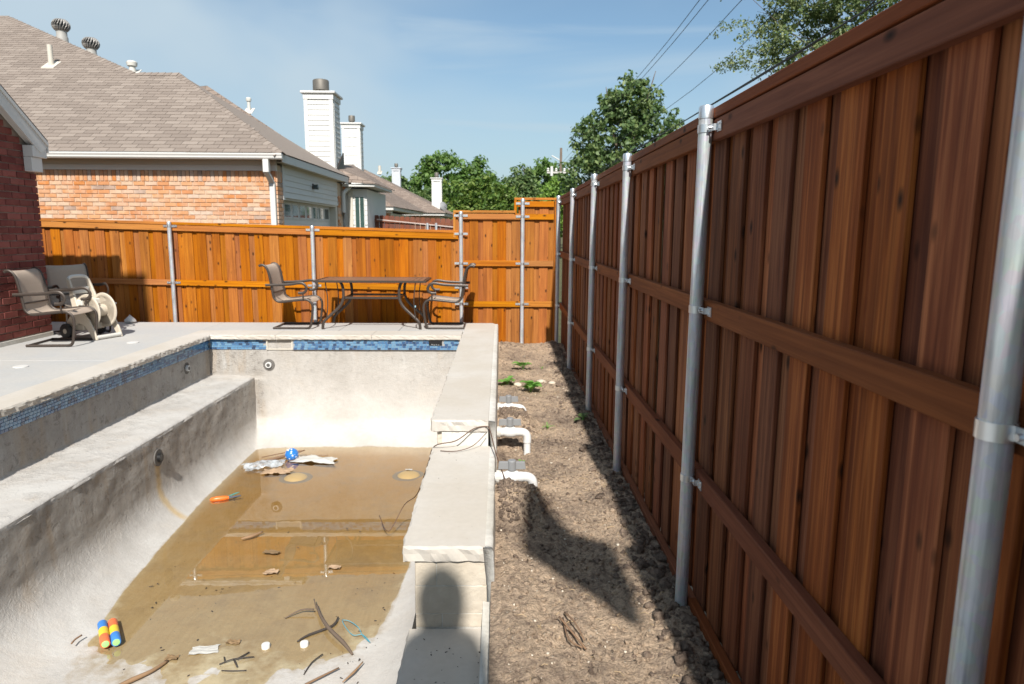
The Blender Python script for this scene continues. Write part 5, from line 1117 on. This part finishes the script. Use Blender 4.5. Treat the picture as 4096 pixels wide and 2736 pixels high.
tree('conifer_tree', 'dark pointed tree between the olive shrub and the pole', (1.7, 60, -.5), 5, .18, [(0, 0, 3.6, 1.8, 1.4, 2.2), (-.3, 0, 5.4, 1.2, 1.0, 1.6), (.3, 0, 6.4, .7, .7, 1.2), (1.0, 0, 4.8, .8, .8, 1.0), (-1.1, 0, 4.4, .7, .7, .9)], 330, 20, .17, LEAF_D, .55, TG)
tree('tall_tree', 'pale green tree behind the utility pole', (5.0, 76, -.5), 6, .25, [(0, 0, 7.2, 1.9, 1.8, 2.4), (-1.2, 0, 5.2, 1.6, 1.5, 2.2), (1.5, 0, 6.0, 1.8, 1.5, 2.6), (.3, 0, 3.6, 2.6, 1.8, 2)], 360, 20, .24, LEAF_B, .75, TG)
tree('light_shrub', 'light yellow-green bushy tree at the foot of the pole', (4.1, 54, -.5), 3, .14, [(0, 0, 3.8, 1.2, 1.0, 1.9), (-.7, 0, 2.6, 1.2, 1.0, 1.6), (.9, 0, 3.0, 1.1, 1, 1.8), (.4, 0, 5.2, .7, .7, .9)], 280, 20, .15, LEAF_Y, .5, TG)
tree('large_tree', 'large dark green tree rising above the tall brown fence', (8.0, 45, -.5), 6.5, .35, [(-1.9, 0, 5.2, 2.2, 2, 2.2), (-.4, 0, 7.4, 2.9, 2.2, 2.5), (.2, 0, 9.8, 1.7, 1.6, 1.7), (1.9, 0, 7.6, 2.2, 1.9, 2.1), (2.9, 0, 6.0, 1.9, 1.8, 2.0), (-2.4, 0, 7.6, 1.0, 1.0, 1.2), (.4, -.3, 4.0, 3.6, 2, 2.2), (1.3, 0, 10.3, .8, .8, .9), (-1.1, 0, 9.6, 1.0, 1.0, 1.0)], 900, 24, .16, LEAF_D, .55, TG)
tree('background_tree', 'small dark tree showing between the roofs and far chimneys', (-9.6, 62, -.5), 4, .2, [(0, 0, 5.0, 1.6, 1.4, 2.0), (1.8, 0, 4.0, 1.7, 1.4, 1.6), (3.6, 0, 3.8, 1.5, 1.4, 1.5)], 240, 18, .2, LEAF_D, .6, TG)
tree('background_tree', 'hazy green tree filling the gap behind the dark pointed tree', (1.2, 92, -.5), 5, .25, [(-1.5, 0, 4.2, 3.0, 2, 3.0), (2.2, 0, 4.6, 2.6, 2, 3.2), (-5, 0, 3.6, 3.0, 2, 2.6), (6.5, 0, 5, 3.4, 2, 3.4)], 420, 18, .3, LEAF_B, .9, TG)
# near oak with open twiggy crown
oak = tree('oak_tree', 'open-crowned oak spreading over the tall fence at top right', (9.8, 20, -.5), 5.0, .22, [(-.6, 0, 8.9, 1.9, 1.6, 1.5), (.9, 0, 7.8, 2.2, 1.6, 1.6), (-1.8, 0, 8.5, 1.1, 1.0, 1.0), (-1.2, 0, 7.3, 1.2, 1.0, .9), (2.4, 0, 9.2, 2.2, 1.6, 1.8), (-2.5, -.2, 7.1, .75, .6, .35), (-1.4, 0, 6.7, 1.0, .8, .5), (.4, 0, 6.9, 1.4, 1, .8), (-2.0, 0, 9.5, .9, .8, .8), (2.5, 0, 7.4, 2.0, 1.4, 1.4)], 1150, 34, .05, LEAF_S, .24, None, False)
tw = MB()
for k in range(16):
    e = Vector((random.uniform(-3.6, .4), random.uniform(-.7, .7), random.uniform(6.0, 9.6))); s_ = Vector((random.uniform(-1, 1.2), 0, random.uniform(6.6, 8.2))); mid = (s_+e)/2+Vector((0, 0, -.12)); tw.tube([s_, mid, e], [.02, .011, .004], 5, smooth=3)
tw.obj('twigs', BARK, oak, smooth=True)
V = []
for k in range(150):   # leafy sprays reaching past the crown on the left
    c = np.array([random.uniform(-3.75, -1.6), random.uniform(-.5, .5), 0]); c[2] = 6.55+.35*(c[0]+3.75)*random.uniform(-.5, 1.2)+random.choice((0, 0, .9, 1.9))
    for j in range(16):
        p = c+rng.normal(size=3)*.07; a = rng.normal(size=3); a /= np.linalg.norm(a); b = np.cross(a, rng.normal(size=3)); b /= np.linalg.norm(b); s_ = .04*random.uniform(.7, 1.3); V += [p-a*s_, p-b*s_*.55, p+a*s_, p+b*s_*.55]
inst('leaf_sprays', npmesh(np.array(V), np.arange(len(V)).reshape(-1, 4), LEAF_S), oak)

# ------------------------------------------------------------------ utility pole and wires
up_ = tag(empty('utility_pole', (5.1, 60, -.5)), 'wooden utility pole with white crossarm and insulators', 'pole')
MB().tube([(0, 0, 0), (.02, 0, 4.5), (.05, 0, 8.9)], [.16, .14, .1], 10).obj('pole', BARK, up_, smooth=True); MB().box(-1.15, 1.15, -.16, -.06, 6.78, 6.92).obj('crossarm', m_plain('weathered_grey_arm', (.5, .48, .45), .8), up_)
MB().box(-.15, .15, -.3, -.02, 6.3, 6.55).obj('bracket_box', WHITE, up_); MB().tube([(-.1, -.1, 7.9), (-.75, -.1, 8.25)], .05, 6).obj('side_arm', WHITE, up_)
for dx in (-1.05, -.7, -.35, .35, .7, 1.05): MB().lathe([(.05, 6.92), (.12, 6.97), (.08, 7.05), (.12, 7.12), (.06, 7.22)], (dx, -.1, 0), 10).obj('insulator', WHITE, up_, auto=50)
for dx in (-.75, 1.15): MB().lathe([(.12, 6.55), (.12, 7.35)], (dx, -.25, 0), 10).obj('cutout_switch', WHITE, up_)
WB = m_plain('power_wire', (.045, .045, .05), .6, .3)
def wire(label, pts, r_): tag(MB().tube(pts, r_, 6, smooth=6).obj('power_line', WB), label, 'wire', 'power lines over the tall fence')
wire('uppermost thin power line, second of the close left pair', [(5.35, 60, 6.95), (5.6, 28.5, 7.41), (5.4, 17.8, 7.41), (5.2, 6, 7.5), (5.0, -6, 7.8)], .010)
wire('leftmost thin power line crossing the sky', [(5.05, 60, 6.95), (5.39, 28.2, 7.41), (5.17, 17.75, 7.41), (4.95, 6, 7.5), (4.7, -6, 7.8)], .010)
wire('thin power line in the middle of the sky above the fence', [(5.7, 60, 6.95), (6.6, 31.5, 7.41), (6.26, 17.75, 7.41), (5.9, 6, 7.5), (5.5, -6, 7.8)], .010)
wire('lowest thin power line running down to the fence top', [(5.1, 60, 6.0), (6.7, 28.4, 6.31), (6.1, 15, 6.31), (5.7, 6, 6.4), (5.3, -6, 6.6)], .009)
wire('thick black cable skimming over the fence in front of the oak', [(5.1, 60, 4.7), (5.4, 15.3, 4.61), (4.9, 9.5, 4.61), (4.5, 3, 4.65), (4.1, -6, 4.8)], .014)
wire('second thick black cable nearest the fence top', [(5.2, 60, 4.45), (5.0, 11.1, 4.41), (4.86, 8.9, 4.41), (4.5, 3, 4.45), (4.2, -6, 4.6)], .012)

# ------------------------------------------------------------------ made-up blockers added behind the viewpoint to throw the shadows in view
gp_ = tag(empty('shadow_caster_pillar', (-.061, -.6, 0)), 'added shadow caster, a made-up pillar with finial behind the viewpoint, seen as a shadow', 'pillar')
MB().lathe([(.02, 3.318), (.07, 3.30), (.115, 3.24), (.132, 3.17), (.13, 3.09), (.115, 3.02), (.10, 2.97)], n=24).obj('finial', LIME, gp_, auto=60); MB().lathe([(.11, 2.98), (.13, 2.9), (.2, 2.84), (.23, 2.72), (.24, 2.4), (.25, 0)], n=24).obj('shaft', LIME, gp_, auto=60)  # invented pillar, shaped only to cast the head-and-shoulders shadow
sp_ = tag(empty('shadow_caster_panel', (1.2, -.6, -.5)), 'added shadow caster, a made-up slanted canvas panel on a post behind the viewpoint, seen as a shadow', 'shade panel')
P(MB().prism([(0.501, -0.6, 4.462), (0.443, -0.6, 4.122), (0.4, -0.6, 3.63), (0.564, -0.6, 3.36), (0.689, -0.6, 3.193), (0.806, -0.6, 2.96), (0.892, -0.6, 2.873), (0.934, -0.6, 3.168), (0.947, -0.6, 3.542), (0.922, -0.6, 3.701), (0.74, -0.6, 3.811), (0.656, -0.6, 4.048), (0.567, -0.6, 4.357)], (0, -.03, 0)).obj('canvas', CREAM), sp_)  # panel added to cast the dirt shadow, its outline traced back from it
P(MB().tube([(1.25, -.62, -.5), (1.25, -.62, 3.4)], .04, 8).obj('post', GALV), sp_); P(MB().tube([(1.0, -.62, 3.2), (1.25, -.62, 3.2)], .02, 8).obj('arm', GALV), sp_)

# ------------------------------------------------------------------ fine litter
def flecks(items, mat, name, label):
    VV = []; FF = []; b = 0
    for (x, y, z, r_) in items:
        s = np.array([r_*random.uniform(.6, 2.2), r_*random.uniform(.4, .9), r_*.25]); a = random.uniform(0, 6.28); c_, s_ = math.cos(a), math.sin(a); q = IV1*s*(1+.5*rng.normal(size=(len(IV1), 1))*.4)
        q = np.stack([q[:, 0]*c_-q[:, 1]*s_, q[:, 0]*s_+q[:, 1]*c_, q[:, 2]], 1)+np.array([x, y, z]); VV.append(q); FF.append(IF1+b); b += len(q)
    return tag(inst(name, npmesh(np.concatenate(VV), np.concatenate(FF), mat)), label, kind='stuff')
it = []
for k in range(170):
    if random.random() < .55: y = random.uniform(3.6, 5.4); x = random.uniform(-2.7, -.85)
    elif random.random() < .5: y = random.gauss(4.9, .5); x = random.gauss(-.85, .12)
    else: y = random.uniform(5, 8.6); x = random.uniform(-3.0, -.8)
    it.append((x, y, max(zfloor(x, y)+.004, -1.449 if random.random() < .5 else -9), random.choice((.002, .003, .004, .005, .009))))
flecks(it, TWIG_D, 'leaf_bits', 'dark specks of leaf litter scattered on the pool floor')
it = [(random.uniform(-.43, -.09), random.uniform(2.2, 3.25), -.6585, random.choice((.002, .003, .004, .006))) for k in range(46)]+[(random.uniform(-.45, -.1), random.uniform(3.4, 4.9), -.2, random.choice((.0015, .002, .003))) for k in range(14)]+[(random.uniform(-.45, -.1), random.uniform(5.1, 9), .001, random.choice((.002, .003))) for k in range(14)]
flecks(it, TWIG_D, 'dirt_specks', 'dark dirt specks on the stone steps')
m = MB()
for k in range(260):
    y = 1.5+8.5*random.random()**1.5; x = random.uniform(.03, .86); a = random.uniform(0, 6.28); l_ = random.uniform(.012, .05); z = dirt_z(x, y)+.010
    m.tube([(x, y, z), (x+math.cos(a)*l_*.5, y+math.sin(a)*l_*.5, z+.005), (x+math.cos(a+.3)*l_, y+math.sin(a+.3)*l_, z)], .0013, 4)
tag(m.obj('dry_straw', m_plain('straw', (.5, .36, .2), .8)), 'bits of dry straw and twigs on the dirt strip', kind='stuff')
